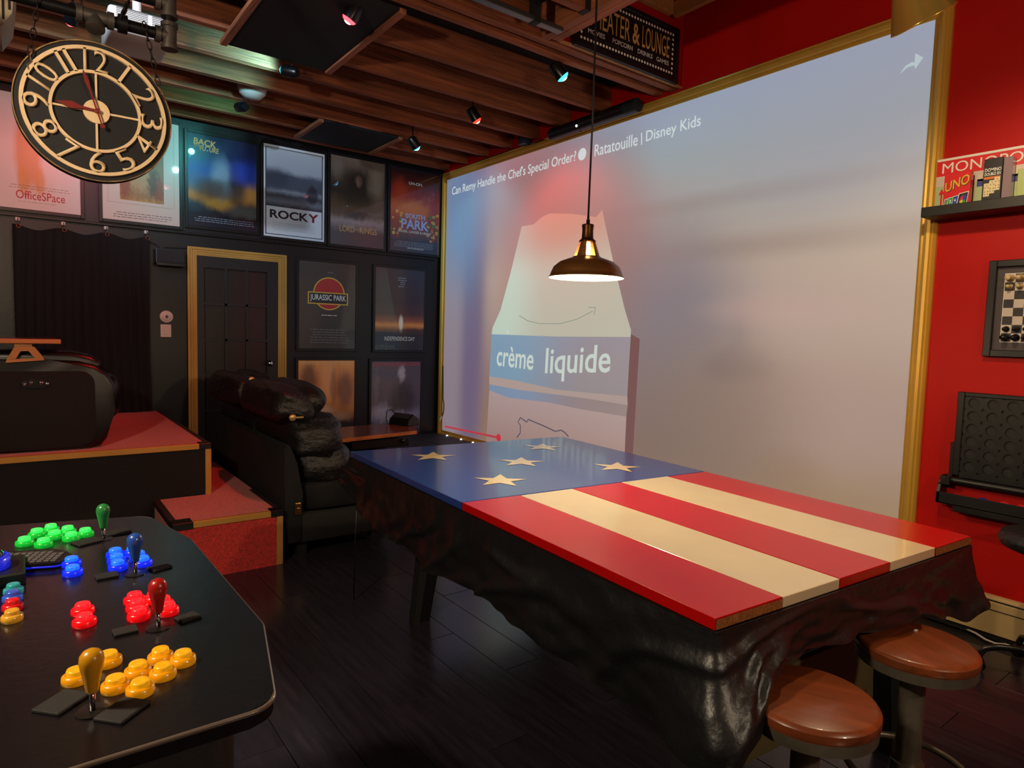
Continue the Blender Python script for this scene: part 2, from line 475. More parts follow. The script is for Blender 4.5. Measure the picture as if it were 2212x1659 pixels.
# ================================================================== PROJECTION SCREEN on the right wall
sy0, sy1 = -5.145, -.105; sz0, sz1 = .33, 3.235
scr = root('projection_screen', 'huge white projection screen in a gold moulding frame on the red wall', 'screen', (0, (sy0 + sy1) / 2, sz0))
bgm = picture('projected_scene_spot_glow',
    [(0.0, (140, 112, 82)), (.12, (140, 114, 92)), (.24, (140, 116, 110)), (.42, (160, 138, 130)), (.6, (174, 158, 142)), (.74, (164, 156, 150)), (.86, (152, 156, 158)), (1.0, (144, 156, 180))],
    [(.07, .35, .09, 1.0, (118, 100, 122), .5, .95), (.115, .45, .04, .6, (96, 86, 120), .6, .7), (.03, .45, .045, .9, (140, 126, 138), .6, .85), (.07, .88, .1, .26, (84, 122, 166), .7, .8),  # upper-left blue patch: blue spotlight's glow painted into the picture
     (.285, .9, .14, .28, (172, 92, 90), .8, .7), (.42, .55, .14, .4, (140, 112, 108), .8, .8), (.58, .42, .13, .28, (112, 112, 122), .8, .85), (.62, .20, .16, .2, (116, 96, 90), .8, .9),  # red patch near the top: red spotlight's glow painted in
     (.84, .5, .3, .12, (176, 152, 142), .7, .5), (.8, .62, .3, .025, (146, 124, 114), .9, .6), (.72, .74, .3, .02, (142, 126, 120), .9, .5), (.9, .22, .14, .1, (156, 130, 124), .7, .7), (.86, .1, .04, .05, (136, 104, 84), .8, .6), (.95, .92, .2, .2, (150, 160, 182), .9, .5), (.55, .45, .06, .35, (136, 110, 106), .9, .7), (.675, .42, .10, .22, (112, 113, 124), .75, .85), (.74, .2, .12, .18, (116, 98, 92), .75, .85), (.84, .47, .09, .03, (180, 148, 142), .9, .5)],
    ua=1, va=2, uflip=True, rough=.85, coat=0, emit=SCREEN_E, base=.34)
MB().box((-.012, sy0, sz0), (-.001, sy1, sz1)).build('picture', bgm, scr)
def emat(name, rgb, e=1.0):
    return mat('light_' + name, tuple(int(c * .25) for c in rgb), .8, emit=(rgb, SCREEN_E * e))
def on_wall(px, d): return [P(a, b, 0, -d) for a, b in px]
def shape(name, px, m, d):
    mb = MB(); mb.face(on_wall(px, d)); o = mb.build(name, m, scr)
    return o
ctop = [(1127, 489), (1152, 485), (1173, 467), (1188, 461), (1236, 462), (1287, 469), (1301, 453), (1304, 469), (1325, 567), (1350, 670), (1363, 713), (1362, 728), (1200, 727), (1062, 722), (1064, 708), (1081, 670), (1103, 589)]
shape('carton_top', ctop, picture('carton_cream', [(0, (178, 184, 166)), (.6, (182, 186, 168)), (1, (174, 158, 142))], [(0.05, .4, .25, .9, (184, 214, 196), .6, .8), (.5, .9, .5, .25, (164, 130, 112), .8, .6)], ua=1, va=2, uflip=True, rough=.8, coat=0, emit=SCREEN_E * .98, base=.5), .0135)
b1 = [(1057, 813), (1110, 821), (1200, 841), (1255, 847), (1355, 856)]
b2 = [(1057, 830), (1121, 842), (1183, 850), (1255, 859), (1356, 875)]
b3 = [(1057, 843), (1098, 859), (1183, 869), (1255, 884), (1353, 900)]
shape('carton_label', [(1062, 722), (1200, 727), (1362, 728)] + b1[::-1], picture('carton_blue', [(0, (116, 124, 142)), (1, (124, 140, 160))], [(.1, .6, .45, 1.2, (104, 152, 178), .7, .9), (.9, .3, .4, .8, (138, 134, 136), .7, .7)], ua=1, va=2, uflip=True, rough=.8, coat=0, emit=SCREEN_E, base=.5), .0135)
shape('carton_band', b1 + b2[::-1], emat('carton_band', (178, 158, 150)), .0135)
shape('carton_stripe', b2 + b3[::-1], picture('carton_stripe', [(0, (116, 124, 146)), (1, (120, 126, 142))], [(.1, .5, .5, 1.5, (106, 142, 174), .7, .8), (.9, .4, .4, 1, (134, 120, 118), .6, .8)], ua=1, va=2, uflip=True, rough=.8, coat=0, emit=SCREEN_E, base=.5), .0135)
shape('carton_base', b3 + [(1348, 1010), (1200, 985), (1050, 955)], picture('carton_mauve', [(0, (146, 118, 112)), (.5, (158, 134, 130)), (1, (164, 146, 146))], (), ua=1, va=2, uflip=True, rough=.8, coat=0, emit=SCREEN_E, base=.5), .0135)
shape('carton_shadow', [(1363, 722), (1382, 732), (1376, 830), (1366, 1000), (1348, 1008), (1355, 850)], emat('carton_shadow', (124, 88, 86)), .013)
# pen drawing on the carton, arrow mark
def penline(name, px, w, rgb):
    MB().tube(on_wall(px, .0145), w, 5).build(name, emat(name, rgb), scr)
penline('ink_animal', [(1117, 945), (1124, 935), (1124, 918), (1119, 912), (1124, 902), (1133, 908), (1138, 912), (1141, 906), (1170, 918), (1200, 932), (1212, 929), (1221, 935), (1228, 943)], .006, (96, 84, 100))
penline('ink_smile', [(1122, 682), (1140, 693), (1165, 699), (1210, 699), (1245, 690), (1280, 672)], .004, (150, 154, 140))
penline('ink_arrowhead', [(1272, 664), (1287, 664), (1283, 680)], .004, (150, 154, 140))
# projected lettering
caption = emat('caption', (214, 224, 224), 1.0)
def wtext(name, s, bl, br, tl, m, bold=0.0, d=.0145, parent=None):
    a, b, c = P(*bl, 0, -d), P(*br, 0, -d), P(*tl, 0, -d)
    return text(name, s, m, a, b - a, c - a, parent or scr, bold=bold, nrm=(-1, 0, 0))
wtext('lettering', "Can Remy Handle the Chef's Special Order?", (976, 427), (1243, 354), (977, 404), caption, .004)
wtext('lettering', "Ratatouille", (1284, 338), (1377, 314), (1285, 313), caption, .004)
wtext('lettering', "|", (1384.8, 313), (1386.8, 312.5), (1384.8, 287), caption, .004)
wtext('lettering', "Disney Kids", (1395, 313), (1513, 279), (1396, 283), caption, .004)
pc = P(1257.5, 333, 0, -.0145)
MB().lathe([(.052, 0), (.052, .0005)], (-.0140, pc.y, pc.z), (-1, 0, 0), 28).build('plate_symbol', caption, scr)
ctext = emat('carton_text', (206, 218, 208))
wtext('lettering', "crème", (1072, 790), (1151, 800), (1075, 747), ctext, .012)
wtext('lettering', "liquide", (1176, 824), (1316, 824), (1180, 752), ctext, .012)
ar = [(1944, 160), (1955, 143), (1970, 134), (1976, 135), (1977, 115), (1994, 124), (1977, 149), (1975, 141), (1960, 145)]
shape('share_arrow', ar, emat('share_arrow', (190, 205, 210)), .0138)
shape('progress_bar', [(961, 919), (1077, 943), (1077, 948), (961, 923)], emat('progress_bar', (190, 62, 78)), .0138)
pc = P(1077, 945.5, 0, -.0145); MB().lathe([(.04, 0), (.04, .0005)], (-.0142, pc.y, pc.z), (-1, 0, 0), 20).build('progress_knob', emat('progress_knob', (206, 50, 66)), scr)
shape('pointer', [(1094, 711), (1094, 721), (1096.5, 719), (1098, 723), (1099, 722), (1097.5, 718), (1100.5, 718)], emat('pointer', (210, 215, 210)), .0142)
# gold frame: stepped moulding
def moulding(kind):
    fw = .085
    mb = MB()
    # profile (across from inner edge, height off wall)
    pr = [(0, .018), (.012, .024), (.02, .02), (.028, .034), (.045, .046), (.06, .044), (.068, .032), (.076, .034), (fw, .02), (fw, 0), (0, 0)]
    def ring(y, z, sgn_y, sgn_z, along):
        out = []
        for a, h in pr: out.append((-h - .001, y + sgn_y * a, z + sgn_z * a))
        return out
    cs = {'TL': (sy1, sz1, 1, 1), 'TR': (sy0, sz1, -1, 1), 'BL': (sy1, sz0, 1, -1), 'BR': (sy0, sz0, -1, -1)}
    A, B = {'top': ('TL', 'TR'), 'bottom': ('BL', 'BR'), 'left': ('TL', 'BL'), 'right': ('TR', 'BR')}[kind]
    va = [mb.bm.verts.new(q) for q in ring(*cs[A], 0)]; vb = [mb.bm.verts.new(q) for q in ring(*cs[B], 0)]
    n = len(va)
    for i in range(n): mb.bm.faces.new((va[i], va[(i + 1) % n], vb[(i + 1) % n], vb[i]))
    mb.bm.faces.new(va); mb.bm.faces.new(vb[::-1])
    mb.build('moulding', gold_trim, scr)
for k_ in ('top', 'bottom', 'left', 'right'): moulding(k_)

# ================================================================== PLATFORMS
S1, S2 = .345, .69
def riser(name, label, x0, x1, y0, y1, z0, z1, front_m, gold_front=True):
    r = root(name, label, 'platform', (x0, y0, z0))
    MB().box((x0 + .004, y0 + .004, z0), (x1 - .004, y1, z1 - .012)).build('body', front_m, r)
    MB().box((x0 + .03, y0 + .012, z1 - .012), (x1 - .012, y1, z1)).build('carpet_top', red_carpet, r)
    MB().box((x0 + .1, y0 - .004, z1 - .034), (x1 - .07, y0 + .03, z1 + .003), .003, 1).build('edge_strip', gold_paint, r)
    MB().box((x1 - .034, y0 - .004, z0), (x1 + .004, y0 + .03, z1 - .036), .003, 1).build('edge_strip', gold_paint, r)
    MB().box((x1 - .03, y0 + .08, z1 - .034), (x1 + .003, y1, z1 + .003), .003, 1).build('edge_strip', mat('dark_edge', (46, 34, 30), .5), r)
    MB().box((x1 - .07, y0 - .006, z1 - .036), (x1 + .006, y0 + .08, z1 + .005), .004, 1).build('corner_cap', black_plastic, r)
    return r
up = riser('upper_riser', 'upper black-sided platform with red carpet top and gold edging against the back wall', X0 + .05, -2.975, -2.02, -.003, 0, S2, black_carpet)
lo = riser('carpet_step', 'low step covered front and top in red carpet with gold edging', -3.32, -2.70, -2.672, -2.026, 0, S1, red_carpet)
MB().box((-3.322, -2.68, S1 - .036), (-3.21, -2.58, S1 + .006), .004, 1).build('corner_cap', black_plastic, lo)
MB().box((-3.322, -2.58, S1 - .036), (-3.285, -2.026, S1 + .004), .003, 1).build('edge_strip', mat('dark_edge', (46, 34, 30), .5), lo)
MB().box((-2.968, -2.026, 0), (-2.704, -.9, S1 - .012)).build('walkway_body', black_carpet, lo)
MB().box((-2.968, -2.026, S1 - .012), (-2.704, -.9, S1)).build('carpet_top', red_carpet, lo)

# ================================================================== RECLINER on the upper platform (side view)
rc = root('power_recliner', 'black power recliner seen from its side on the upper red platform', 'recliner', (-4.3, -1.55, S2))
prof = [(-5.05, S2 + .003), (-3.66, S2 + .003), (-3.59, S2 + .015), (-3.555, S2 + .06), (-3.535, .84), (-3.51, .93), (-3.492, 1.02), (-3.505, 1.09), (-3.545, 1.16), (-3.61, 1.215), (-3.70, 1.243), (-3.85, 1.25), (-5.05, 1.25)]
MB().prism(prof, 1, -1.885, -1.60, .03, 3).build('arm_side', smooth_leather, rc, angle=40)
ip = []
for cx, cz, a0 in ((-3.70, .79, -90), (-3.70, 1.10, 0), (-4.95, 1.10, 90), (-4.95, .79, 180)):
    for i in range(7):
        a = math.radians(a0 + i * 15); rr = .08
        ip.append((cx + rr * math.cos(a), cz + rr * math.sin(a)))
MB().prism(ip, 1, -1.902, -1.88, .008, 2).build('side_panel', black_fabric, rc, angle=40)
prof2 = [(-4.9, 1.15), (-3.66, 1.15), (-3.58, 1.18), (-3.57, 1.23), (-3.63, 1.275), (-3.73, 1.30), (-4.9, 1.30)]
MB().prism(prof2, 1, -1.86, -1.42, .035, 3).build('arm_pad', smooth_leather, rc, angle=40)
MB().puff((-3.535, -1.62, 1.0), (.075, .16, .15), .7, wr=.02).build('footrest_edge', smooth_leather, rc, True)
MB().box((-4.9, -1.60, S2 + .05), (-3.55, -.75, 1.12), .05, 3).build('seat', smooth_leather, rc, angle=40)
MB().box((-4.9, -.75, S2 + .003), (-3.56, -.45, 1.25), .05, 3).build('arm_side', smooth_leather, rc, angle=40)
MB().puff((-5.0, -1.15, 1.35), (.22, .46, .42), .5, wr=.03).build('backrest', smooth_leather, rc, True)
# control plate with chrome buttons
cp = MB()
q = [P(a, b, 1, -1.904) for a, b in ((42, 826), (48, 838), (75, 839), (100, 836), (106, 829), (95, 823), (70, 819), (50, 822))]
cp.prism([(v.x, v.z) for v in q], 1, -1.908, -1.90).build('control_plate', black_satin, rc)
for a, b in ((52, 830), (66, 827), (88, 827), (101, 829)):
    c = P(a, b, 1, -1.91)
    MB().lathe([(.014, 0), (.013, .005), (.007, .009), (0, .01)], (c.x, -1.907, c.z), (0, -1, 0), 14).build('button', chrome, rc, True)
# wooden tray on a trapezoid bracket, resting on the arm
ty = -1.80
ty0, ty1 = -1.90, -1.42
tray = root('arm_tray', 'reddish wooden tray on a pale trapezoid bracket atop the recliner arm', 'tray', (-4.0, -1.7, 1.30))
MB().box((-4.75, ty0 - .012, 1.352), (-3.795, ty1, 1.372), .005, 2).build('tray_top', mat('tray_red_wood', (120, 42, 30), .25, var=(8, .25), stretch=(.6, 5, 5), coat=.4), tray)
MB().box((-4.75, ty0 - .018, 1.346), (-3.79, ty0 - .002, 1.374), .004, 2).build('edge_band', mat('tray_edge_wood', (190, 112, 52), .5, var=(10, .15), stretch=(.6, 5, 5)), tray)
bm_ = mat('bracket_wood', (178, 118, 58), .55, var=(10, .15), stretch=(.6, 5, 5))
bx = lambda a, b: (P(a, b, 1, -1.90).x, P(a, b, 1, -1.90).z)
o1 = [bx(12, 784), bx(96, 778), bx(95, 773), bx(83, 762), bx(76, 750), bx(71, 748), bx(31, 750), bx(27, 758), bx(14, 776)]
i1 = [bx(33, 775), bx(75, 773), bx(63, 759), bx(44, 759)]
mb = MB()
# bracket: frame made of four bars
def bar2(mb, a, b, c, d, y0, y1): mb.prism([a, b, c, d], 1, y0, y1)
bar2(mb, bx(12, 784), bx(96, 778), bx(94, 772), bx(14, 777), -1.905, -1.885)
bar2(mb, bx(14, 777), bx(34, 775), bx(45, 758), bx(29, 752), -1.905, -1.885)
bar2(mb, bx(75, 773), bx(94, 772), bx(75, 750), bx(62, 759), -1.905, -1.885)
bar2(mb, bx(29, 759), bx(79, 758), bx(74, 749), bx(30, 750), -1.9052, -1.8848)
mb.build('bracket', bm_, tray)
a_ = P(31, 747, 1, -1.9); b_ = P(69, 745, 1, -1.9)
MB().box((a_.x, -1.90, 1.325), (b_.x, -1.85, 1.347)).build('hinge_block', bm_, tray)
MB().box((-4.0, -1.885, 1.301), (-3.93, -1.80, 1.345)).build('support_block', bm_, tray)

# ================================================================== LOWER SOFA (faces the screen), along the step
sf = root('reclining_sofa', 'black reclining sofa with overstuffed leather back cushions beside the red step', 'sofa', (-2.3, -1.6, 0))
yn, yf = -2.60, -.55
MB().box((-2.60, yn, .09), (-1.93, yf, .275), .012, 2).build('base', mat('sofa_base', (26, 23, 22), .85, bump=(100, .2)), sf, angle=40)
for sx in (-2.54, -2.02):
    for sy_ in (yn + .06, yf - .06):
        MB().box((sx - .03, sy_ - .03, 0), (sx + .03, sy_ + .03, .09)).build('leg', black_matte, sf)
bp = [(-2.665, .10), (-2.560, .10), (-2.548, .42), (-2.585, .62), (-2.63, .735), (-2.655, .745), (-2.672, .72)]
MB().prism(bp, 1, yn - .015, yf, .012, 2).build('back_panel', black_fabric, sf, angle=40)
pz = P(645, 1112, 1, yn - .02)
pl = MB().box((-2.605, yn - .026, .285), (-2.565, yn - .014, .365), .004, 2).build('clasp', mat('brass_plate', (150, 118, 66), .3, .9), sf, label='brass clasp plate')
MB().box((-2.598, yn - .032, .30), (-2.572, yn - .024, .335), .004, 2).build('latch', mat('brass_plate', (150, 118, 66), .3, .9), pl)
seats = [(yn + .015, -1.62), (-1.60, -.57)]
for n_, (a, b) in enumerate(seats):
    yc = (a + b) / 2; hy = (b - a) / 2
    MB().puff((-2.22, yc, .375), (.33, hy, .105), .28, wr=.03, ws=9, seed=n_).build('seat_cushion', black_fabric, sf, True)
    MB().puff((-2.36, yc, .56), (.21, hy * .98, .14), .5, wr=.09, ws=20, seed=n_ + 3, nu=48, nv=28).build('lumbar_cushion', black_leather, sf, True)
    MB().puff((-2.42, yc, .75), (.20, hy * .98, .16), .5, wr=.10, ws=22, seed=n_ + 5, nu=48, nv=28).build('back_cushion', black_leather, sf, True)
    MB().puff((-2.56, yc, .97), (.17, hy * .95, .13), .55, wr=.07, ws=18, seed=n_ + 7, nu=48, nv=28, rot=Matrix.Rotation(.25, 3, 'Y')).build('headrest_cushion', black_leather, sf, True)
    MB().puff((-2.44, yc + .02, .99), (.11, hy * .93, .125), .6, wr=.06, ws=18, seed=n_ + 9, nu=40, nv=24, rot=Matrix.Rotation(.5, 3, 'Y')).build('head_roll', black_leather, sf, True)
    MB().puff((-2.12, yc - .0, .46), (.18, hy * .97, .10), .5, wr=.08, ws=14, seed=n_ + 11, nu=40, nv=24).build('thigh_cushion', black_leather, sf, True)
for (a, b, yy) in ((631, 902, -2.62), (543, 820, -1.72)):
    c = P(a, b, 1, yy); d = P(a + 20, b - 1, 1, yy)
    kp = MB().lathe([(.022, 0), (.022, .012), (.014, .016), (0, .017)], (c.x, yy, c.z), (0, -1, 0), 18).build('recline_tab', mat('brass_knob', (206, 168, 104), .35, .6), sf, True, label='round brass tab')
    MB().box((c.x + .02, yy - .012, c.z - .005), (d.x + .01, yy - .004, d.z + .006)).build('tab_lever', mat('brass_knob', (206, 168, 104), .35, .6), kp)
    MB().cyl((c.x, yy + .08, c.z), (c.x, yy, c.z), .008, 8).build('tab_stem', black_plastic, kp)

# ================================================================== LIFT TABLE in front of the sofa
tz = .62
tc_ = [P(690, 953, 2, tz), P(900, 930, 2, tz), P(887, 910, 2, tz), P(666, 929, 2, tz)]
lt = root('lift_table', 'lift-top table with a reddish wood board on a black frame beside the sofa', 'table', (-1.6, -1.5, 0))
def slab_quad(q, z0, z1): return MB().hexa([(v.x, v.y, z0) for v in q] + [(v.x, v.y, z1) for v in q])
mb = MB(); mb.hexa([(v.x, v.y, tz - .026) for v in tc_] + [(v.x, v.y, tz) for v in tc_])
mb.build('board', mat('rose_wood', (140, 58, 34), .22, var=(7, .3), stretch=(.5, 5, 5), coat=.3), lt)
mb = MB(); a, b = tc_[0], tc_[1]; n_ = Vector((b.y - a.y, a.x - b.x, 0)).normalized() * .004
mb.hexa([(a + n_).to_tuple()[:2] + (tz - .03,), (b + n_).to_tuple()[:2] + (tz - .03,), b.to_tuple()[:2] + (tz - .03,), a.to_tuple()[:2] + (tz - .03,), (a + n_).to_tuple()[:2] + (tz - .001,), (b + n_).to_tuple()[:2] + (tz - .001,), b.to_tuple()[:2] + (tz - .001,), a.to_tuple()[:2] + (tz - .001,)])
mb.build('live_edge', mat('live_edge_wood', (196, 104, 48), .4, var=(7, .3), stretch=(.5, 5, 5)), lt)
c = P(700, 935, 2, tz)
mb = MB(); sl = [P(689, 931, 2, tz), P(702, 937, 2, tz), P(698, 939, 2, tz), P(686, 933, 2, tz)]
mb.face([(v.x, v.y, tz + .0008) for v in sl]); mb.build('slot', black_matte, lt)
def bar_on(mb, a, b, w, h):
    a = Vector(a); b = Vector(b); d = (b - a).normalized(); s = d.cross(Vector((0, 0, 1)))
    if s.length < .1: s = Vector((1, 0, 0))
    s.normalize(); u = s.cross(d)
    mb.hexa([a - s * w - u * h, a + s * w - u * h, a + s * w + u * h, a - s * w + u * h, b - s * w - u * h, b + s * w - u * h, b + s * w + u * h, b - s * w + u * h])
    return mb
MB().box((-1.85, -1.74, .50), (-1.32, -1.69, .575), .006, 1).build('frame_rail', black_satin, lt)
MB().box((-1.85, -1.34, .50), (-1.32, -1.29, .575), .006, 1).build('frame_rail', black_satin, lt)
MB().box((-1.62, -1.70, .03), (-1.52, -1.30, .51), .006, 1).build('pedestal', black_satin, lt)
MB().box((-1.85, -1.72, 0), (-1.30, -1.28, .03), .006, 1).build('foot', black_satin, lt)
for yy in (-1.71, -1.32):
    bar_on(MB(), (-1.75, yy, .56), (-1.7, yy, .60), .012, .012).build('strut', black_satin, lt)
    bar_on(MB(), (-1.40, yy, .56), (-1.42, yy, .60), .012, .012).build('strut', black_satin, lt)
MB().lathe([(.016, 0), (.02, .012), (.016, .03), (0, .034)], (-1.40, -1.75, .545), (1, -.6, .4), 14).build('knob', black_plastic, lt, True)
# black wedge speaker on the table
bs = P(872, 917, 2, tz)
ws = root('wedge_speaker', 'small black wedge-shaped speaker with a cable on the wooden lift table', 'speaker', (bs.x, bs.y, tz))
mb = MB(); mb.prism([(-.075, 0), (.085, 0), (.075, .06), (.005, .10), (-.06, .055)], 1, -.12, .12, .006, 2)
o = mb.build('body', black_plastic, ws, local=True)
mb = MB(); mb.hexa([(-.052, -.1, .064), (.002, -.1, .101), (.002, .1, .101), (-.052, .1, .064), (-.056, -.1, .068), (-.002, -.1, .105), (-.002, .1, .105), (-.056, .1, .068)])
mb.build('grille', mat('speaker_grille', (34, 33, 34), .7, bump=(200, .6)), ws, local=True)
MB().tube([(-.02, .08, .09), (-.07, .09, .14), (-.13, .09, .13), (-.15, .08, .06), (-.15, .06, .006)], .005, 6).build('cable', black_plastic, ws, local=True)
ws.rotation_euler = (0, 0, .35)

# ================================================================== LOW STAGE under the screen
st = root('low_stage', 'low black stage of square tiles in the corner under the screen', 'stage', (-.75, -1.2, 0))
MB().box((-1.26, -2.4, 0), (-.06, -.035, .275)).build('body', black_carpet, st)
tile_m = mat('stage_tile', (36, 33, 38), .6, bump=(80, .2), objrand=.15)
tp = None
for i in range(3):
    for j in range(5):
        x_, y_ = -1.26 + i * .4, -2.4 + j * .473
        if tp is None: tp = MB().box((.003, .003, 0), (.397, .470, .018), .003, 1).build('tile', tile_m, st, local=True); o = tp
        else: o = tp.copy(); COL.objects.link(o)
        o.location = Vector((x_, y_, .275)) - LOC[st]
for k_, yy in enumerate((-.32, -.62, -.86)):
    MB().lathe([(.012, 0), (.01, .01), (0, .013)], (-.075, yy, .2935), (0, 0, 1), 10).build('edge_light', mat('stage_led', (220, 230, 230), .4, emit=((200, 225, 230), 2.5)), st)

# ================================================================== FLAG TABLE
TZ = .824; TH = .03
TA, TB, TC, TD = (Vector((-2.684, -5.821, 0)), Vector((-2.567, -3.402, 0)), Vector((-1.164, -3.537, 0)), Vector((-1.340, -5.907, 0)))
def tq(u, v, z=TZ):      # u across (left -> right), v along (near -> far)
    p = TA * (1 - u) * (1 - v) + TD * u * (1 - v) + TC * u * v + TB * (1 - u) * v
    return Vector((p.x, p.y, z))
def tuv(x, y):           # inverse of tq by Newton
    u = v = .5
    for _ in range(30):
        p = tq(u, v); e = Vector((x - p.x, y - p.y))
        du = tq(u + 1e-4, v) - p; dv = tq(u, v + 1e-4) - p
        a, b, c, d = du.x / 1e-4, dv.x / 1e-4, du.y / 1e-4, dv.y / 1e-4
        det = a * d - b * c
        u += (d * e.x - b * e.y) / det; v += (-c * e.x + a * e.y) / det
    return u, v
tcen = tq(.5, .5, 0)
ft = root('flag_table', 'large table with a glossy top painted as a stars and stripes flag', 'table', (tcen.x, tcen.y, 0))
j1 = tuv(*P(1003, 1090, 2, TZ)[:2]); j2 = tuv(*P(1516, 1015, 2, TZ)[:2])
vs = (j1[1] + j2[1]) / 2
paint = dict(rough=.16, coat=.6, bump=(5, .03, .01))
blue_m = mat('gloss_blue_paint', (36, 66, 144), .24, coatrough=.10, coat=.6, bump=(5, .04, .01))
red_m = mat('gloss_red_paint', (186, 8, 6), .24, spec=.35, coat=.06, bump=(5, .04, .01), var=(3, .06))
cream_m = mat('gloss_cream_paint', (224, 206, 168), .22, coat=.5, bump=(5, .04, .01), var=(3, .05))
osb_m = mat('chipboard_edge', (150, 92, 40), .8, var=(160, .5))
def tboard(name, u0, u1, v0, v1, m, dz=0.0, bev=.002):
    mb = MB()
    b = [tq(u0, v0, TZ - TH), tq(u1, v0, TZ - TH), tq(u1, v1, TZ - TH), tq(u0, v1, TZ - TH)]
    t = [Vector((q.x, q.y, TZ + dz)) for q in b]
    v = mb.hexa(b + t)
    es = list({e for q in v for e in q.link_edges}); bmesh.ops.bevel(mb.bm, geom=es, offset=bev, segments=2, profile=.5, affect='EDGES')
    return mb.build(name, m, ft)
blue = tboard('blue_panel', 0, 1, vs + .0012, 1, blue_m)
us = [0] + [tuv(*P(a, b, 2, TZ)[:2])[0] for a, b in ((1690, 1289), (1815, 1250), (1923, 1214), (2020, 1183))] + [1]
for i in range(5):
    tboard('stripe', us[i] + .0006, us[i + 1] - .0006, 0, vs - .0012, red_m if i % 2 == 0 else cream_m, jit(.0006))
for (i0, i1) in ((us[0], us[1]), (us[4], us[5])):
    mb = MB(); a, b = tq(i0 + .002, 0), tq(i1 - .002, 0)
    n_ = (tq(.5, 0) - tq(.5, .1)).normalized() * .0012
    mb.face([a + n_ + Vector((0, 0, -TH + .002)), b + n_ + Vector((0, 0, -TH + .002)), b + n_ + Vector((0, 0, -.003)), a + n_ + Vector((0, 0, -.003))])
    mb.build('chipped_edge', osb_m, ft)
star_m = mat('star_cream_paint', (238, 212, 158), .2, coat=.5)
for (cx, cy, tx, ty_) in ((935, 986, 936, 976), (1172, 966, 1172, 957), (1126, 998, 1126, 987), (1333, 1009, 1334, 998), (1080, 1038, 1081, 1023)):
    c = P(cx, cy, 2, TZ); t = P(tx, ty_, 2, TZ); d = (t - c); d.z = 0; d.normalize(); s = Vector((d.y, -d.x, 0))
    l, rr_ = P(cx - 55, cy, 2, TZ), P(cx + 55, cy, 2, TZ)
    R_ = .128; pts = []
    for k_ in range(10):
        a = k_ * PI / 5; r_ = R_ if k_ % 2 == 0 else R_ * .40
        pts.append(c + d * (r_ * math.cos(a)) + s * (r_ * math.sin(a)) + Vector((0, 0, .0012)))
    mb = MB(); vc = mb.bm.verts.new(c + Vector((0, 0, .0012))); vv = [mb.bm.verts.new(p) for p in pts]
    for k_ in range(10): mb.bm.faces.new((vc, vv[k_], vv[(k_ + 1) % 10]))
    mb.build('star', star_m, blue)
# table body under the cover: apron, splayed legs, brace
def inset(u, v, z): return tq(u, v, z)
mb = MB(); mb.hexa([inset(u, v, .56) for u, v in ((.06, .04), (.94, .04), (.94, .96), (.06, .96))] + [inset(u, v, TZ - TH - .004) for u, v in ((.06, .04), (.94, .04), (.94, .96), (.06, .96))])
mb.build('table_body', mat('table_body', (20, 18, 20), .7), ft)
for (u, v, du, dv) in ((.13, .075, -.03, -.012), (.87, .075, .03, -.012), (.87, .925, .03, .012), (.215, .83, -.055, .0)):
    a = tq(u, v, .58); b = tq(u + du, v + dv, 0)
    mb = MB(); w = .052
    ch = [(w, -w * .55), (w, w * .55), (w * .55, w), (-w * .55, w), (-w, w * .55), (-w, -w * .55), (-w * .55, -w), (w * .55, -w)]
    lo_ = [mb.bm.verts.new(b + Vector((p[0] * .9, p[1] * .9, 0))) for p in ch]; hi_ = [mb.bm.verts.new(a + Vector((p[0] * 1.25, p[1] * 1.25, 0))) for p in ch]
    for k_ in range(8): mb.bm.faces.new((lo_[k_], lo_[(k_ + 1) % 8], hi_[(k_ + 1) % 8], hi_[k_]))
    mb.bm.faces.new(lo_[::-1]); mb.bm.faces.new(hi_)
    mb.build('leg', black_matte, ft)
brace_m = mat('painted_brace', (92, 82, 50), .7, var=(5, .15))
a, b = tq(.15, .085, .33), tq(.85, .085, .33)
mb = MB(); bar_on(mb, a, b, .012, .13); br = mb.build('leg_brace', brace_m, ft)
for k_ in range(2):
    for s_ in (-.09, .09):
        for e_ in (.06, .94):
            p = a.lerp(b, e_ + (.05 if e_ < .5 else -.05) * k_); p = p + Vector((0, -.013, s_))
            MB().lathe([(.009, 0), (.009, .004), (0, .006)], p, (0, -1, 0), 8).build('bolt', steel, br)

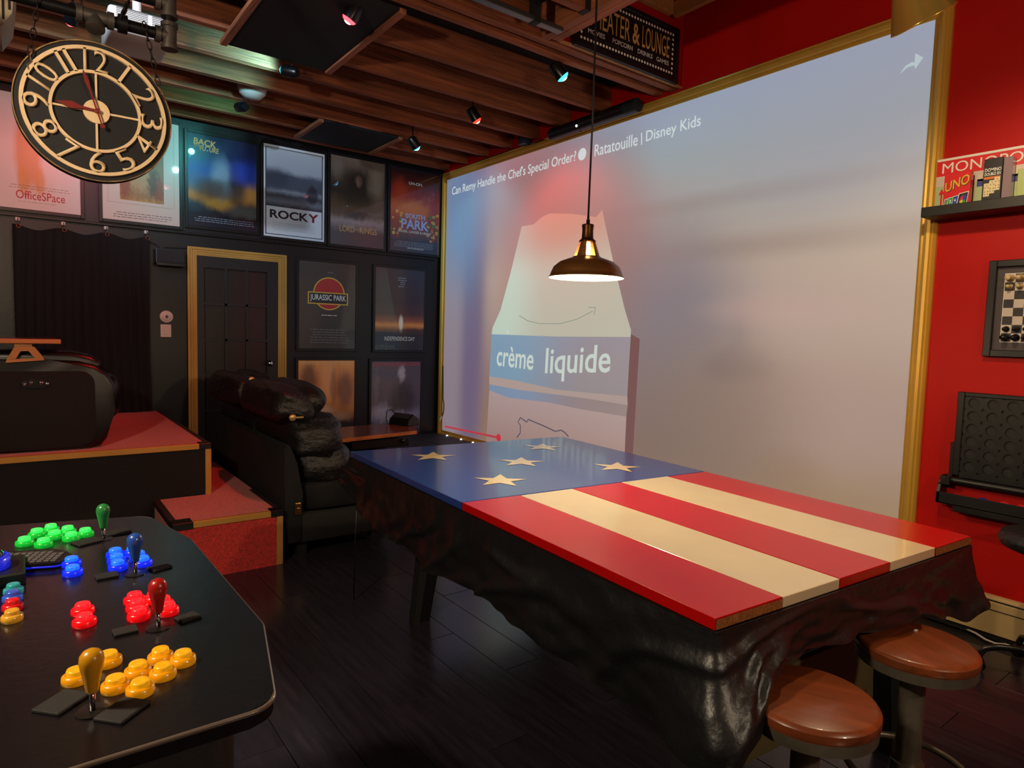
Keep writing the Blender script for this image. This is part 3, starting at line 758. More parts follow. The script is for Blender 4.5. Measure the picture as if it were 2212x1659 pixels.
# black vinyl cover hanging from under the top
def cover():
    per = [(0, 1), (0, 0), (1, 0), (1, 1)]           # far-left, near-left, near-right, far-right
    segs = [((0, 1), (0, 0), 2.42), ((0, 0), (1, 0), 1.35), ((1, 0), (1, 1), 2.38), ((1, 1), (0, 1), 1.41)]
    tot = sum(s[2] for s in segs)
    # drop along the perimeter (metres from the far-left corner)
    keys = [(0, .16), (.3, .27), (.75, .29), (.95, .315), (1.3, .275), (1.6, .28), (1.9, .295), (2.2, .30), (2.34, .31), (2.42, .30), (2.49, .24), (2.55, .15), (2.66, .12), (2.98, .145), (3.35, .155), (3.60, .22), (3.68, .25), (3.77, .22), (3.88, .25), (4.5, .25), (6.15, .28), (6.9, .24), (tot, .16)]
    def drop(s):
        for (a, da), (b, db) in zip(keys, keys[1:]):
            if s <= b:
                t = (s - a) / (b - a); t = t * t * (3 - 2 * t); return da + (db - da) * t
        return keys[-1][1]
    corners = [0]
    for s in segs: corners.append(corners[-1] + s[2])
    def base(s):
        acc = 0
        for (p, q, L) in segs:
            if s <= acc + L + 1e-6:
                t = (s - acc) / L; return (p[0] + (q[0] - p[0]) * t, p[1] + (q[1] - p[1]) * t), (p, q)
            acc += L
        return segs[-1][1], segs[-1][:2]
    cen = tq(.5, .5, 0)
    def fn(a, b):
        s = a * tot
        (u, v), seg = base(min(s, tot - 1e-6))
        p = tq(u, v, TZ - TH - .001)
        # outward normal: blend near the corners
        pe = tq(seg[1][0], seg[1][1], 0) - tq(seg[0][0], seg[0][1], 0); pe.normalize()
        n = Vector((pe.y, -pe.x, 0))
        if n.dot(Vector((p.x, p.y, 0)) - cen) < 0: n = -n
        dc = min(abs(s - c) for c in corners)
        ci = min(range(len(corners)), key=lambda k: abs(s - corners[k]))
        diag = (Vector((p.x, p.y, 0)) - cen).normalized()
        w = max(0, 1 - dc / .16)
        nn = (n * (1 - w * .8) + diag * w * .8).normalized()
        d = drop(s) * b
        wob = noise.noise(Vector((s * 2.6, b * 1.1, 1.7))) * .03 + noise.noise(Vector((s * 11, b * 5, 4.2))) * .016
        fold = abs(noise.noise(Vector((s * 5.2 + b * 2.1, b * .8, 9.1)))) * .03
        crease = (1 - min(1, abs(noise.noise(Vector((s * 3.1 + b * 1.6, s * .7 - b * 1.2, 2.5)))) * 6)) * .022
        flare = .008 + b * (.012 + wob + fold * .9) + crease * min(1, b * 2.5) + w * b * (.10 if 2.2 < s < 2.7 else .06) * math.sin(b * PI * .7)
        hem = noise.noise(Vector((s * 6, 0, 7.7))) * .012 * b
        p = p + nn * max(flare, .006)
        p.z -= d + hem
        return p
    mb = MB(); mb.grid(fn, 420, 26, closeu=True)
    mb.grid(lambda a, b: tq(-.004 + 1.008 * a, -.003 + 1.006 * b, TZ - TH - .0015), 2, 2)
    return mb.build('table_cover', mat('black_vinyl', (21, 22, 24), .4, bump=(20, .35, .015), var=(6, .15), spec=.6), None, True)
cv = thing(cover(), 'crinkled black vinyl cover hanging down around the flag table', 'table cover')

# ================================================================== BAR STOOLS
def make_stool():
    r = root('bar_stool', 'round wooden bar stool on a steel column, without visible footring, pushed under the flag table', 'stool')
    zt = .615; rad = .160
    wood = mat('stool_wood', (126, 62, 30), .32, var=(5, .3), stretch=(7, .7, 7), coat=.25)
    MB().lathe([(0, zt - .034), (rad - .004, zt - .034), (rad, zt - .028), (rad, zt - .01), (rad - .005, zt - .003), (rad - .012, zt), (0, zt)], (0, 0, 0), seg=64).build('seat', wood, r, angle=35)
    MB().lathe([(rad - .03, zt - .062), (rad - .004, zt - .062), (rad - .002, zt - .034), (rad - .03, zt - .034)], seg=64).build('seat_rim', steel, r, angle=35)
    MB().lathe([(.034, .03), (.034, zt - .04)], seg=24).build('column', steel, r, angle=35)
    MB().lathe([(.045, .20), (.045, .25)], seg=24).build('collar', steel, r, angle=35)
    ring = [(.165 * math.cos(i * PI / 24), .165 * math.sin(i * PI / 24), .225) for i in range(48)]
    fr = MB().tube(ring, .0105, 10, True).build('footring', steel, r, True)
    for k_ in range(2):
        a = k_ * PI + .9
        MB().cyl((.03 * math.cos(a), .03 * math.sin(a), .225), (.165 * math.cos(a), .165 * math.sin(a), .225), .009, 8).build('ring_spoke', steel, fr)
    MB().lathe([(.20, 0), (.20, .012), (.06, .03), (0, .03)], seg=40).build('base_plate', steel, r, angle=35)
    return r
s1 = make_stool(); s1.location = (-2.445, -5.935, 0); s1.rotation_euler = (0, 0, .5)
s1['label'] = 'wooden bar stool in line with the cream and red stripes beside the chipped table corner'
s1['group'] = 'bar stools at the flag table'
s2 = copy_tree(s1, None, (-1.895, -5.962, 0), -.4)
s2['label'] = 'wooden bar stool standing between the other stool and the black swivel chair'
sc_ = MB().box((-1.822, -5.935, .6152), (-1.810, -5.927, .617)).build('paper_scrap', white_print)
thing(sc_, 'tiny white scrap lying on the stool nearer the swivel chair', 'scrap')

# ================================================================== SWIVEL CHAIR (partly outside the frame)
sw = root('swivel_chair', 'black swivel chair on a five-star caster base in front of the wall game', 'chair', (-.37, -5.96, 0))
sw_m = black_leather
MB().lathe([(0, .585), (.19, .585), (.225, .60), (.237, .628), (.225, .655), (.18, .672), (.08, .668), (0, .664)], (-.34, -5.95, 0), seg=48).build('seat', sw_m, sw, True)
MB().lathe([(.10, .555), (.12, .585), (0, .585)], (-.35, -5.955, 0), seg=24).build('seat_plate', black_matte, sw)
MB().lathe([(.045, .12), (.045, .14), (.028, .15), (.028, .56)], (-.37, -5.96, 0), seg=20).build('gas_lift', black_satin, sw, True)
bs_ = MB().lathe([(0, .10), (.05, .10), (.055, .16), (0, .165)], (-.37, -5.96, 0), seg=20).build('hub', black_satin, sw, True)
for k_ in range(5):
    a = math.radians(114 + k_ * 72); dx, dy = math.cos(a), math.sin(a)
    c0 = Vector((-.37, -5.96, 0))
    arm = MB().tube([c0 + Vector((dx * t, dy * t, z)) for t, z in ((.03, .135), (.12, .135), (.2, .125), (.25, .105), (.268, .075), (.27, .055))], .014, 10).build('arm', black_satin, sw, True)
    cst = c0 + Vector((dx * .27, dy * .27, .027))
    px = Vector((-dy, dx, 0))
    cc = MB().lathe([(0, -.022), (.018, -.022), (.027, -.014), (.027, -.004), (.02, -.002), (.02, .002), (.027, .004), (.027, .014), (.018, .022), (0, .022)], cst, px, 20).build('caster', black_satin, sw, True)
    MB().puff(cst + Vector((0, 0, .02)), (.02, .02, .017), .8, nu=14, nv=8).build('caster_hood', black_satin, cc, True)

# ================================================================== ARCADE CONTROL DECK
AZ = 1.04
arc = root('arcade_cabinet', 'black arcade control deck with four joysticks and glowing coloured buttons', 'arcade machine', (-4.05, -5.45, 0))
def roundpoly(pts, rads, n=6):
    out = []
    m = len(pts)
    for i in range(m):
        p, a, b = Vector(pts[i]), Vector(pts[i - 1]), Vector(pts[(i + 1) % m]); r = rads[i]
        if r <= 0: out.append(tuple(p)); continue
        d1 = (a - p).normalized(); d2 = (b - p).normalized(); h = d1.angle(d2) / 2; t = r / math.tan(h)
        q0 = p + d1 * t; q1 = p + d2 * t; c = p + (d1 + d2).normalized() * (r / math.sin(h))
        a0 = q0 - c; a1 = q1 - c; ang = a0.angle_signed(a1)
        for k_ in range(n + 1):
            th = -ang * k_ / n
            out.append((c.x + a0.x * math.cos(th) - a0.y * math.sin(th), c.y + a0.x * math.sin(th) + a0.y * math.cos(th)))
    return out
dk = roundpoly([(-4.75, -5.967), (-3.752, -5.967), (-3.703, -5.745), (-3.711, -5.27), (-3.757, -5.035), (-4.10, -4.945), (-4.75, -4.945)], [0, .035, .06, .08, .05, .05, 0])
deck_m = mat('deck_black', (15, 12, 17), .26, bump=(90, .1, .003), var=(20, .1))
MB().prism(dk, 2, AZ - .022, AZ, .003, 2).build('deck', deck_m, arc)
mb = MB(); lo_ = [(p[0], p[1], AZ - .003) for p in dk]; rim = [(p[0], p[1]) for p in dk]
MB().tube([(p[0], p[1], AZ - .0035) for p in dk], .0032, 8, True).build('edge_trim', mat('t_moulding', (96, 84, 76), .3, coat=.3), arc, True)
inner = roundpoly([(-4.72, -5.935), (-3.79, -5.935), (-3.745, -5.735), (-3.75, -5.29), (-3.80, -5.06), (-4.72, -4.98)], [0, .03, .05, .06, .04, 0])
MB().prism(inner, 2, .78, AZ - .02).build('control_box', mat('cabinet_side', (30, 27, 26), .6, bump=(60, .1)), arc)
inn2 = [(-4.70, -5.80), (-3.98, -5.80), (-3.98, -5.10), (-4.70, -5.10)]
MB().prism(inn2, 2, 0, .785).build('pedestal', mat('cabinet_side', (30, 27, 26), .6), arc)
def bmat(nm, rgb, e): return mat('button_' + nm, rgb, .25, emit=(rgb, e), coat=.5)
GRN, BLU, RED, YEL = bmat('green', (14, 170, 46), .45), bmat('blue', (12, 36, 225), .7), bmat('red', (220, 8, 16), .45), bmat('yellow', (214, 140, 6), .22)
BTP = mat('button_blue_cap', (30, 110, 240), .25, emit=((20, 110, 245), .6), coat=.5)
GTP = mat('button_green_cap', (60, 225, 90), .25, emit=((50, 235, 100), .6), coat=.5)
RTP = mat('button_red_cap', (250, 30, 36), .25, emit=((250, 30, 40), .6), coat=.5)
YTP = mat('button_yellow_cap', (224, 158, 12), .25, emit=((226, 158, 14), .32), coat=.5)  # yellow buttons are unlit; weak emission on rim and cap imitates light
def button(px, py, m, cap, r=.0158):
    c = P(px, py, 2, AZ + .006)
    o = MB().lathe([(r * .97, -.001), (r, .004), (r * .96, .0085), (r * .78, .0105), (r * .72, .0105), (r * .70, .0075)], (c.x, c.y, AZ), seg=28, cap1=False).build('button_rim', m, arc, True)
    MB().lathe([(r * .66, .004), (r * .66, .0145), (r * .6, .0165), (r * .3, .0152), (0, .0145)], (c.x, c.y, AZ), seg=24, cap0=False).build('plunger', cap, o, True)
for a in ((53, 1171), (94, 1174), (79.6, 1153), (110, 1143), (117.5, 1157), (146.5, 1147), (153.7, 1160.6), (184.4, 1151.5)): button(*a, GRN, GTP)
for a in ((154.6, 1215), (157, 1234), (249, 1196), (252, 1209), (254.5, 1222.5), (287, 1192), (299.6, 1203), (308.7, 1214)): button(*a, BLU, BTP)
for a in ((178.7, 1317), (182.3, 1341), (290.6, 1294), (296, 1310), (299.6, 1328), (334, 1291), (352, 1303), (362.8, 1317)): button(*a, RED, RTP)
for a in ((346.6, 1417), (395.3, 1423), (297.8, 1448), (352, 1452), (249, 1479), (303, 1487), (234.7, 1425), (164, 1462)): button(*a, YEL, YTP)
for a, rgb in (((29, 1274), (40, 150, 150)), ((27, 1290), (50, 84, 190)), ((27, 1309), (200, 20, 26)), ((26, 1332), (206, 150, 40))):
    m_ = mat('coin_button_%d' % a[1], rgb, .2, coat=.6, emit=(rgb, .12)); button(*a, m_, m_, .0140)
def stick(px, py, tx, ty_, rgb):
    c = P(px, py, 2, AZ)
    k_ = mat('bat_top_%d' % px, rgb, .3, coat=.3)
    k = .77
    def sc(pf): return [(a * k, b * k) for a, b in pf]
    js = MB().lathe(sc([(.022, 0), (.022, .002), (0, .003)]), (c.x, c.y, AZ), seg=28).build('dust_washer', black_satin, arc)
    MB().lathe(sc([(.0042, 0), (.0042, .034)]), (c.x, c.y, AZ), seg=14).build('shaft', chrome, js, True)
    MB().lathe(sc([(0, .03), (.0075, .03), (.0085, .033), (.0115, .052), (.0150, .068), (.0165, .077), (.0155, .086), (.011, .0925), (.005, .0955), (0, .096)]), (c.x, c.y, AZ), seg=24).build('bat_top', k_, js, True)
stick(223.8, 1165, 0, 0, (40, 130, 62)); stick(292.4, 1240, 0, 0, (34, 78, 168)); stick(342, 1356, 0, 0, (160, 22, 20)); stick(200, 1537, 0, 0, (196, 138, 12))
pad_m = mat('felt_pad', (20, 19, 21), .8)
for (px, py, w_, rz_) in ((254.5, 1151, .030, .1), (187.7, 1172, .030, .4), (231, 1246, .022, .05), (344.8, 1228, .022, .35), (270.8, 1365, .020, .05), (406, 1336, .020, .3), (133.6, 1520, .030, .75), (265, 1538, .030, .75)):
    c = P(px, py, 2, AZ)
    w_ *= .76; mb = MB(); mb.box((-w_, -w_ * .8, .0), (w_, w_ * .8, .004), .001, 1)
    bmesh.ops.rotate(mb.bm, verts=mb.bm.verts[:], cent=(0, 0, 0), matrix=Matrix.Rotation(rz_, 3, 'Z'))
    bmesh.ops.translate(mb.bm, verts=mb.bm.verts[:], vec=(c.x, c.y, AZ))
    mb.build('pad', pad_m, arc)
# trackball housing at the left edge
c = Vector((-4.03, -5.33, AZ))
MB().box((-4.10, -5.385, AZ - .001), (-3.985, -5.275, AZ + .022), .003, 1).build('trackball_box', black_plastic, arc)
tbm = MB().lathe([(.040, .022), (.040, .040), (.033, .043), (.033, .022)], (-4.045, -5.33, AZ), seg=28).build('trackball_ring', mat('led_ring', (30, 40, 120), .2, coat=.8, emit=((20, 30, 190), .8)), arc, True)
MB().lathe([(0, .022), (.03, .024), (.031, .045), (.02, .058), (0, .062)], (-4.045, -5.33, AZ), seg=28).build('trackball', mat('trackball_black', (12, 12, 16), .1, coat=1), tbm, True)
# mini keyboard lying on the deck
kc = P(55, 1206, 2, AZ + .01)
kb = root('mini_keyboard', 'small black handheld keyboard lying on the arcade deck', 'keyboard', (kc.x, kc.y, AZ), rz=-.35)
kp_ = roundpoly([(-.085, -.042), (.06, -.042), (.085, -.02), (.06, .02), (.03, .042), (-.085, .042)], [.02, .015, .012, .015, .015, .02])
MB().prism(kp_, 2, .001, .012, .002, 2).build('case', black_plastic, kb, local=True)
MB().tube([(p[0], p[1], .005) for p in kp_], .0016, 6, True).build('blue_edge', mat('blue_edge', (20, 30, 200), .3, emit=((20, 30, 220), .5)), kb, True, local=True)
kk = None
for i in range(9):
    for j in range(5):
        if i > 6 and j > 3: continue
        if kk is None: kk = MB().box((-.0046, -.0052, 0), (.0046, .0052, .003), .0008, 1).build('key', mat('key_grey', (66, 60, 62), .6), kb, local=True); o = kk
        else: o = kk.copy(); COL.objects.link(o)
        o.location = (-.03 + i * .0105, -.03 + j * .0125, .0115)

# ================================================================== PENDANT LAMP over the table
brass_dark = mat('antique_brass', (150, 102, 54), .38, .75, var=(8, .12), stretch=(1, 1, 12))
lp = P(1266, 600, 0, -2.03)
pd_ = root('pendant_lamp', 'antique brass dome pendant lamp with slotted neck hanging over the flag table', 'lamp', (lp.x, lp.y, lp.z))
zb = lp.z; rad = .157
sh = MB()
pr = [(rad + .006, .0), (rad + .004, .004), (rad, .006), (rad * .97, .022), (rad * .90, .045), (rad * .74, .066), (rad * .52, .079), (.062, .086), (.058, .090)]
sh.lathe(pr, (lp.x, lp.y, zb), seg=64, cap0=False, cap1=False)
so = sh.build('shade', brass_dark, pd_, True)
shi = MB().lathe([(r_ - .0025, h_ - .0015) for r_, h_ in pr], (lp.x, lp.y, zb), seg=64, cap0=False, cap1=False).build('shade_lining', mat('white_lining', (238, 230, 205), .55), so, True)
# slotted neck: four ribs
for k_ in range(4):
    a = k_ * PI / 2 + .35
    mb = MB()
    def rib(u, v):
        th = a + (u - .5) * .78; r_ = .056 + (.034 - .056) * v
        return (lp.x + r_ * math.cos(th), lp.y + r_ * math.sin(th), zb + .088 + .066 * v)
    mb.grid(rib, 6, 3); mb.build('neck_rib', brass_dark, so, True)
MB().lathe([(.0, .152), (.036, .152), (.036, .157), (.027, .164), (.025, .17), (.0235, .20), (.0245, .212), (.026, .222), (.024, .226), (.008, .228), (.008, .244), (.005, .25), (.005, .262), (0, .262)], (lp.x, lp.y, zb), seg=32).build('socket_cap', mat('dark_brass', (86, 56, 30), .4, .9), pd_, True)
MB().tube([(lp.x, lp.y, zb + .26), (lp.x + .004, lp.y, zb + .7), (lp.x, lp.y, ZJ + .03)], .0042, 8).build('cord', mat('cord_black', (20, 18, 22), .5), pd_, True)
MB().lathe([(0, 0), (.05, 0), (.05, -.012), (.01, -.03), (0, -.03)], (lp.x, lp.y, ZJ + .06), seg=24).build('canopy', brass_dark, pd_)
MB().lathe([(0, .03), (.018, .034), (.028, .055), (.026, .075), (.014, .10), (.013, .15), (0, .15)], (lp.x, lp.y, zb), seg=24).build('bulb', mat('warm_bulb', (255, 220, 150), .4, emit=((255, 214, 140), 14.0)), pd_, True)
point('bulb_light', (lp.x, lp.y, zb + .02), LAMP_W, (1.0, .77, .48), pd_, .03)

# ================================================================== GOLD CONE SPOTLIGHT near the stools
c0 = P(1995, 46, 0, -1.42)
gold_shiny = mat('polished_gold', (236, 190, 96), .2, .7, stretch=(1, 1, 1))
vdir = (c0 - CAM).normalized()
ax_ = (-CU * .93 + CR * .33); ax_ = (ax_ - vdir * (ax_.dot(vdir) - .02)).normalized()
cn = root('cone_spotlight', 'polished gold cone spotlight hanging in front of the screen frame corner', 'lamp', tuple(c0))
MB().lathe([(.103, 0), (.106, -.003), (.103, -.006), (.045, -.17), (.034, -.185), (0, -.19)], c0, ax_, 48, cap0=False).build('cone_shade', gold_shiny, cn, True)
MB().lathe([(.098, -.002), (.043, -.165), (0, -.17)], c0, ax_, 48, cap0=False).build('cone_lining', mat('white_lining', (238, 230, 205), .55), cn, True)
MB().lathe([(0, -.06), (.028, -.07), (.034, -.09), (.02, -.13), (0, -.14)], c0, ax_, 24).build('bulb', mat('warm_bulb', (255, 220, 150), .4, emit=((255, 214, 140), 14.0)), cn, True)
tp_ = c0 - ax_ * .19
MB().tube([tp_, tp_ + Vector((0, 0, .06)), (tp_.x, tp_.y, ZJ + .1)], .008, 10).build('stem', gold_shiny, cn, True)
MB().box((tp_.x - .04, tp_.y - .06, ZJ - .02), (tp_.x + .04, tp_.y + .06, ZJ + .11), .01, 2).build('mount', gold_shiny, cn)
spot('cone_light', c0 - ax_ * .02, c0 + ax_, CONE_W, (1.0, .76, .46), cn, 150, .5, .04)

# ================================================================== COLOURED SPOTLIGHTS between the joists
def fixture(name, label, pos, target, lens_rgb, e, watts, rgb, angle=55, r=.038, L=.11, lit=True, group='coloured spotlights between the joists'):
    pos = Vector(pos); d = (Vector(target) - pos).normalized()
    rt = root(name, label, 'spotlight', tuple(pos), group)
    MB().lathe([(r * .75, -L), (r, -L * .85), (r, 0), (r * .92, 0), (r * .9, -.012), (0, -.012)], pos, d, 24).build('housing', black_satin, rt, angle=40)
    if lit:
        MB().lathe([(0, .022), (r * .4, .019), (r * .72, .010), (r * .88, -.002), (r * .88, -.011), (0, -.011)], pos, d, 24).build('lens', mat('lens_' + name + str(lens_rgb), lens_rgb, .3, emit=(lens_rgb, e)), rt, True)
        MB().lathe([(0, .026), (r * .25, .0235), (r * .42, .0195), (0, .015)], pos, d, 18).build('led', mat('led_' + str(lens_rgb), lens_rgb, .3, emit=(tuple(min(255, int(c * .5 + 140)) for c in lens_rgb), e * 2.5)), rt, True)
        spot('beam', pos + d * .032, target, watts * SPOT_W, rgb, rt, angle, .7, .03)
    bk = pos - d * (L * .6)
    MB().tube([bk, (bk.x, bk.y, ZJ + .03), (bk.x, bk.y + .02, ZC - .02)], .006, 8).build('bracket', black_satin, rt)
    return rt
RC, BC = (1.0, .03, .02), (.05, .75, 1.0)
fixture('red_spotlight', 'red spotlight shining behind the hanging clock toward the pale poster', P(152, 47, 2, 3.27), (-4.0, -.3, 2.2), (250, 20, 24), 3.0, 56, (1.0, .20, .20), 85)
fixture('red_spotlight', 'glowing red spotlight in front of the large black ceiling board', P(754, 42, 2, 3.27), (-3.55, -1.75, .7), (250, 60, 70), 4.0, 85, RC, 54, r=.048)
fixture('red_spotlight', 'small black spotlight with a red lens aimed at the top of the screen', P(1030, 260, 2, 3.25), (-.35, -2.2, 2.45), (250, 40, 24), 4.0, 52, RC, 110, r=.045)
fixture('blue_spotlight', 'blue spotlight just behind the doubled beam under the theatre sign', P(1216, 166, 2, 3.26), (-.35, -3.5, 2.5), (40, 200, 245), 4.0, 6, BC, 120, r=.05)
fixture('blue_spotlight', 'blue spotlight beyond the small ceiling board near the screen corner', P(900, 319, 2, 3.24), (-.3, -.95, 2.6), (60, 190, 245), 4.0, 20, BC, 100, r=.045)
fixture('teal_spotlight', 'black spotlight throwing turquoise light on a joist beside the large black board', P(612, 152, 2, 3.28), (-2.9, -1.5, 3.40), (30, 200, 220), 1.0, 30, (.2, .9, 1.0), 120)
fixture('teal_spotlight', 'black spotlight with faint green glow on the joist above the blue poster', P(514, 232, 2, 3.28), (-2.75, -.3, 3.35), (30, 190, 170), 1.0, 6, (.1, .9, .7), 120)
# the same kind of lamps outside the frame, lighting the posters (seen as reflections in their glass)
fixture('blue_spotlight', 'blue spotlight hanging by the left wall outside the view, aimed at the posters', (-4.7, -3.05, 3.26), (-2.3, 0, 2.85), (40, 200, 245), 4.0, 90, (.25, .7, 1.0), 46)
fixture('blue_spotlight', 'second blue spotlight outside the view above the arcade deck, aimed at the posters', (-4.4, -4.5, 3.26), (-1.3, 0, 2.75), (60, 190, 245), 4.0, 260, (.62, .78, 1.0), 42)

# unseen globe pendants, added as warm fill for clock, step and joists
def fill_globe(label, x_, y_, z_, w):
    r = root('fill_globe', label, 'lamp', (x_, y_, z_), 'added globe pendants out of view')
    MB().lathe([(0, -.10), (.06, -.085), (.10, -.03), (.10, .03), (.06, .085), (0, .10)], (x_, y_, z_), seg=28).build('globe', mat('fill_globe_glow', (255, 226, 180), .4, emit=((255, 214, 150), 6.0)), r, True)
    MB().cyl((x_, y_, z_ + .09), (x_, y_, ZC - .01), .006, 8).build('cord', black_plastic, r)
    point('fill_light', (x_, y_, z_ - .13), w, (1.0, .80, .56), r, .09)
fill_globe('added unseen globe pendant giving fill light from behind the camera', -2.5, -8.4, 2.45, FILL_GLOBE_W * .36)
fill_globe('added unseen globe pendant giving fill light over the far side of the arcade deck', -4.95, -5.5, 2.55, FILL_GLOBE_W * .62)

# white globe lamp between joists
g = P(545, 190, 2, 3.40)
gl = root('globe_lamp', 'unlit white glass globe lamp tucked between the joists', 'lamp', tuple(g))
MB().lathe([(0, -.09), (.06, -.08), (.10, -.045), (.112, 0), (.10, .05), (.06, .08), (0, .085)], g, seg=32).build('globe', mat('milk_glass', (196, 180, 170), .25), gl, True)
MB().lathe([(.045, .07), (.05, .13), (0, .13)], g, seg=24).build('holder', white_plastic, gl)

# ================================================================== CLOCK hanging on chains
CY = -3.75
cc = P(208, 243, 1, CY)
R0 = (P(377, 256, 1, CY) - P(39, 241, 1, CY)).length / 2
ck = root('hanging_clock', 'large round black clock with gold numerals and red hands hanging from chains', 'clock', tuple(cc))
def cpos(r, a, y=0.0): return Vector((cc.x + r * math.sin(a), CY + y, cc.z + r * math.cos(a)))
face_m = mat('clock_black', (17, 18, 24), .6, var=(10, .15))
gold_w = mat('clock_gold', (246, 216, 170), .5, var=(6, .1))
MB().lathe([(R0, 0), (R0, .035), (R0 * .985, .04), (0, .04)], (cc.x, CY + .04, cc.z), (0, -1, 0), 80).build('backboard', face_m, ck, angle=40)
def ring(r0, r1, t): return MB().lathe([(r0, 0), (r1, 0), (r1, t), (r0, t), (r0, 0)], (cc.x, CY, cc.z), (0, -1, 0), 80, False, False)
ring(R0 * .985, R0 * 1.0, .006).build('worn_edge', mat('worn_edge', (150, 122, 78), .6, var=(25, .6)), ck)
ring(R0 * .868, R0 * .918, .014).build('outer_ring', gold_w, ck, angle=40)
ring(R0 * .54, R0 * .583, .014).build('inner_ring', gold_w, ck, angle=40)
MB().lathe([(R0 * .168, 0), (R0 * .168, .013), (0, .013)], (cc.x, CY, cc.z), (0, -1, 0), 48).build('hub_disc', gold_w, ck, angle=40)
for a in range(4):
    th = a * PI / 2; p0, p1 = cpos(R0 * .15, th, -.005), cpos(R0 * .56, th, -.005); s = Vector((math.cos(th), 0, -math.sin(th)))
    mb = MB(); mb.hexa([p0 - s * .0035 + Vector((0, -.005, 0)), p0 + s * .0035 + Vector((0, -.005, 0)), p0 + s * .0035 + Vector((0, .005, 0)), p0 - s * .0035 + Vector((0, .005, 0)), p1 - s * .0035 + Vector((0, -.005, 0)), p1 + s * .0035 + Vector((0, -.005, 0)), p1 + s * .0035 + Vector((0, .005, 0)), p1 - s * .0035 + Vector((0, .005, 0))])
    mb.build('cross_bar', gold_w, ck)
for h in range(1, 13):
    th = h * PI / 6; inward = h in (4, 5, 6, 7, 8)
    out = Vector((math.sin(th), 0, math.cos(th))); tan = Vector((math.cos(th), 0, -math.sin(th)))
    up_, rt_ = (-out, -tan) if inward else (out, tan)
    wd_ = {1: .045, 10: .29, 11: .16, 12: .30}.get(h, .205) * R0
    hgt = .315 * R0
    o_ = cpos(R0 * (.882 if inward else .567), th, -.001) - rt_ * wd_ / 2
    if h in (1, 11):
        # plain bars like the photo's slab numerals
        for q in ([0] if h == 1 else [-.055 * R0, .055 * R0]):
            p0 = cpos(R0 * .567, th, -.001) + rt_ * q
            w_ = rt_ * .021 * R0; u_ = out * hgt; n_ = Vector((0, -.013, 0))
            mb = MB(); mb.hexa([p0 - w_, p0 + w_, p0 + w_ + u_, p0 - w_ + u_, p0 - w_ + n_, p0 + w_ + n_, p0 + w_ + u_ + n_, p0 - w_ + u_ + n_])
            mb.build('numeral', gold_w, ck)
    else:
        text('numeral', str(h), gold_w, o_, rt_ * wd_, up_ * hgt, ck, thick=.013, bold=-.004, nrm=(0, -1, 0))
hand_m = mat('hand_red', (128, 24, 24), .45)
def hand(name, th, tip, tail, w, y, spade):
    o = Vector((math.sin(th), 0, math.cos(th))); s = Vector((math.cos(th), 0, -math.sin(th)))
    c = Vector((cc.x, CY - y, cc.z))
    pl = [(-tail, w * .7), (tip * spade - .03, w * .8), (tip * spade, w * 2.2), (tip * spade + .035, w * .7), (tip, .0005)]
    pts = [c + o * (R0 * 0 + a) + s * b for a, b in pl] + [c + o * a - s * b for a, b in pl[::-1]]
    mb = MB(); f = mb.face(pts); r_ = bmesh.ops.extrude_face_region(mb.bm, geom=[f])
    bmesh.ops.translate(mb.bm, verts=[q for q in r_['geom'] if isinstance(q, bmesh.types.BMVert)], vec=(0, -.003, 0))
    h_ = mb.build(name, hand_m, ck)
    return c - o * tail
hand('hour_hand', math.radians(-86), R0 * .50, .0, .006, .022, .62)
tl = hand('minute_hand', math.radians(-17), R0 * .56, R0 * .22, .0035, .028, .72)
MB().lathe([(0, 0), (R0 * .032, 0), (R0 * .032, .004), (0, .004)], tl, (0, -1, 0), 18).build('hand_counterweight', hand_m, ck)
MB().lathe([(R0 * .035, 0), (R0 * .03, .016), (0, .017)], (cc.x, CY - .018, cc.z), (0, -1, 0), 20).build('hand_boss', hand_m, ck)

# ================================================================== IRON PIPE RACK that carries the clock
pt1, pt0 = P(366, 88, 1, CY), P(366, 22, 1, CY)
PX = pt1.x; z1_, z0_ = pt1.z + .015, pt0.z + .02
pr_ = root('pipe_rack', 'black iron pipe rack with grey fittings hanging from the ceiling above the clock', 'pipe rack', (PX, CY, z1_))
rp = .021
MB().cyl((-5.4, CY, z1_), (PX - .03, CY, z1_), rp, 20).build('pipe', iron_pipe, pr_, angle=40)
MB().cyl((-5.4, CY, z0_), (PX - .03, CY, z0_), rp, 20).build('pipe', iron_pipe, pr_, angle=40)
MB().cyl((PX, CY, z1_ - .03), (PX, CY, ZC - .06), rp, 20).build('pipe', iron_pipe, pr_, angle=40)
MB().cyl((-5.4, CY, z1_ - .03), (-5.4, CY, ZC - .06), rp, 20).build('pipe', iron_pipe, pr_, angle=40)
def tee(x_, z_, vertical=True, side=-1):
    mb = MB()
    if vertical:
        mb.lathe([(rp + .010, -.05), (rp + .010, -.035), (rp + .005, -.033), (rp + .005, .033), (rp + .010, .035), (rp + .010, .05)], (x_, CY, z_), (0, 0, 1), 24)
        mb.lathe([(rp + .004, .0), (rp + .004, .03), (rp + .010, .032), (rp + .010, .05)], (x_, CY, z_), (side, 0, 0), 24)
    else:
        mb.lathe([(rp + .010, -.06), (rp + .010, -.04), (rp + .005, -.038), (rp + .005, .038), (rp + .010, .04), (rp + .010, .06)], (x_, CY, z_), (1, 0, 0), 24)
        mb.lathe([(rp + .004, 0), (rp + .004, .035), (rp + .010, .037), (rp + .010, .055)], (x_, CY, z_), (0, -.4, -1), 24)
    mb.build('tee_fitting', galv, pr_, angle=40)
tee(PX, z1_); tee(PX, z0_); tee(P(205, 42, 1, CY).x, z1_, False)
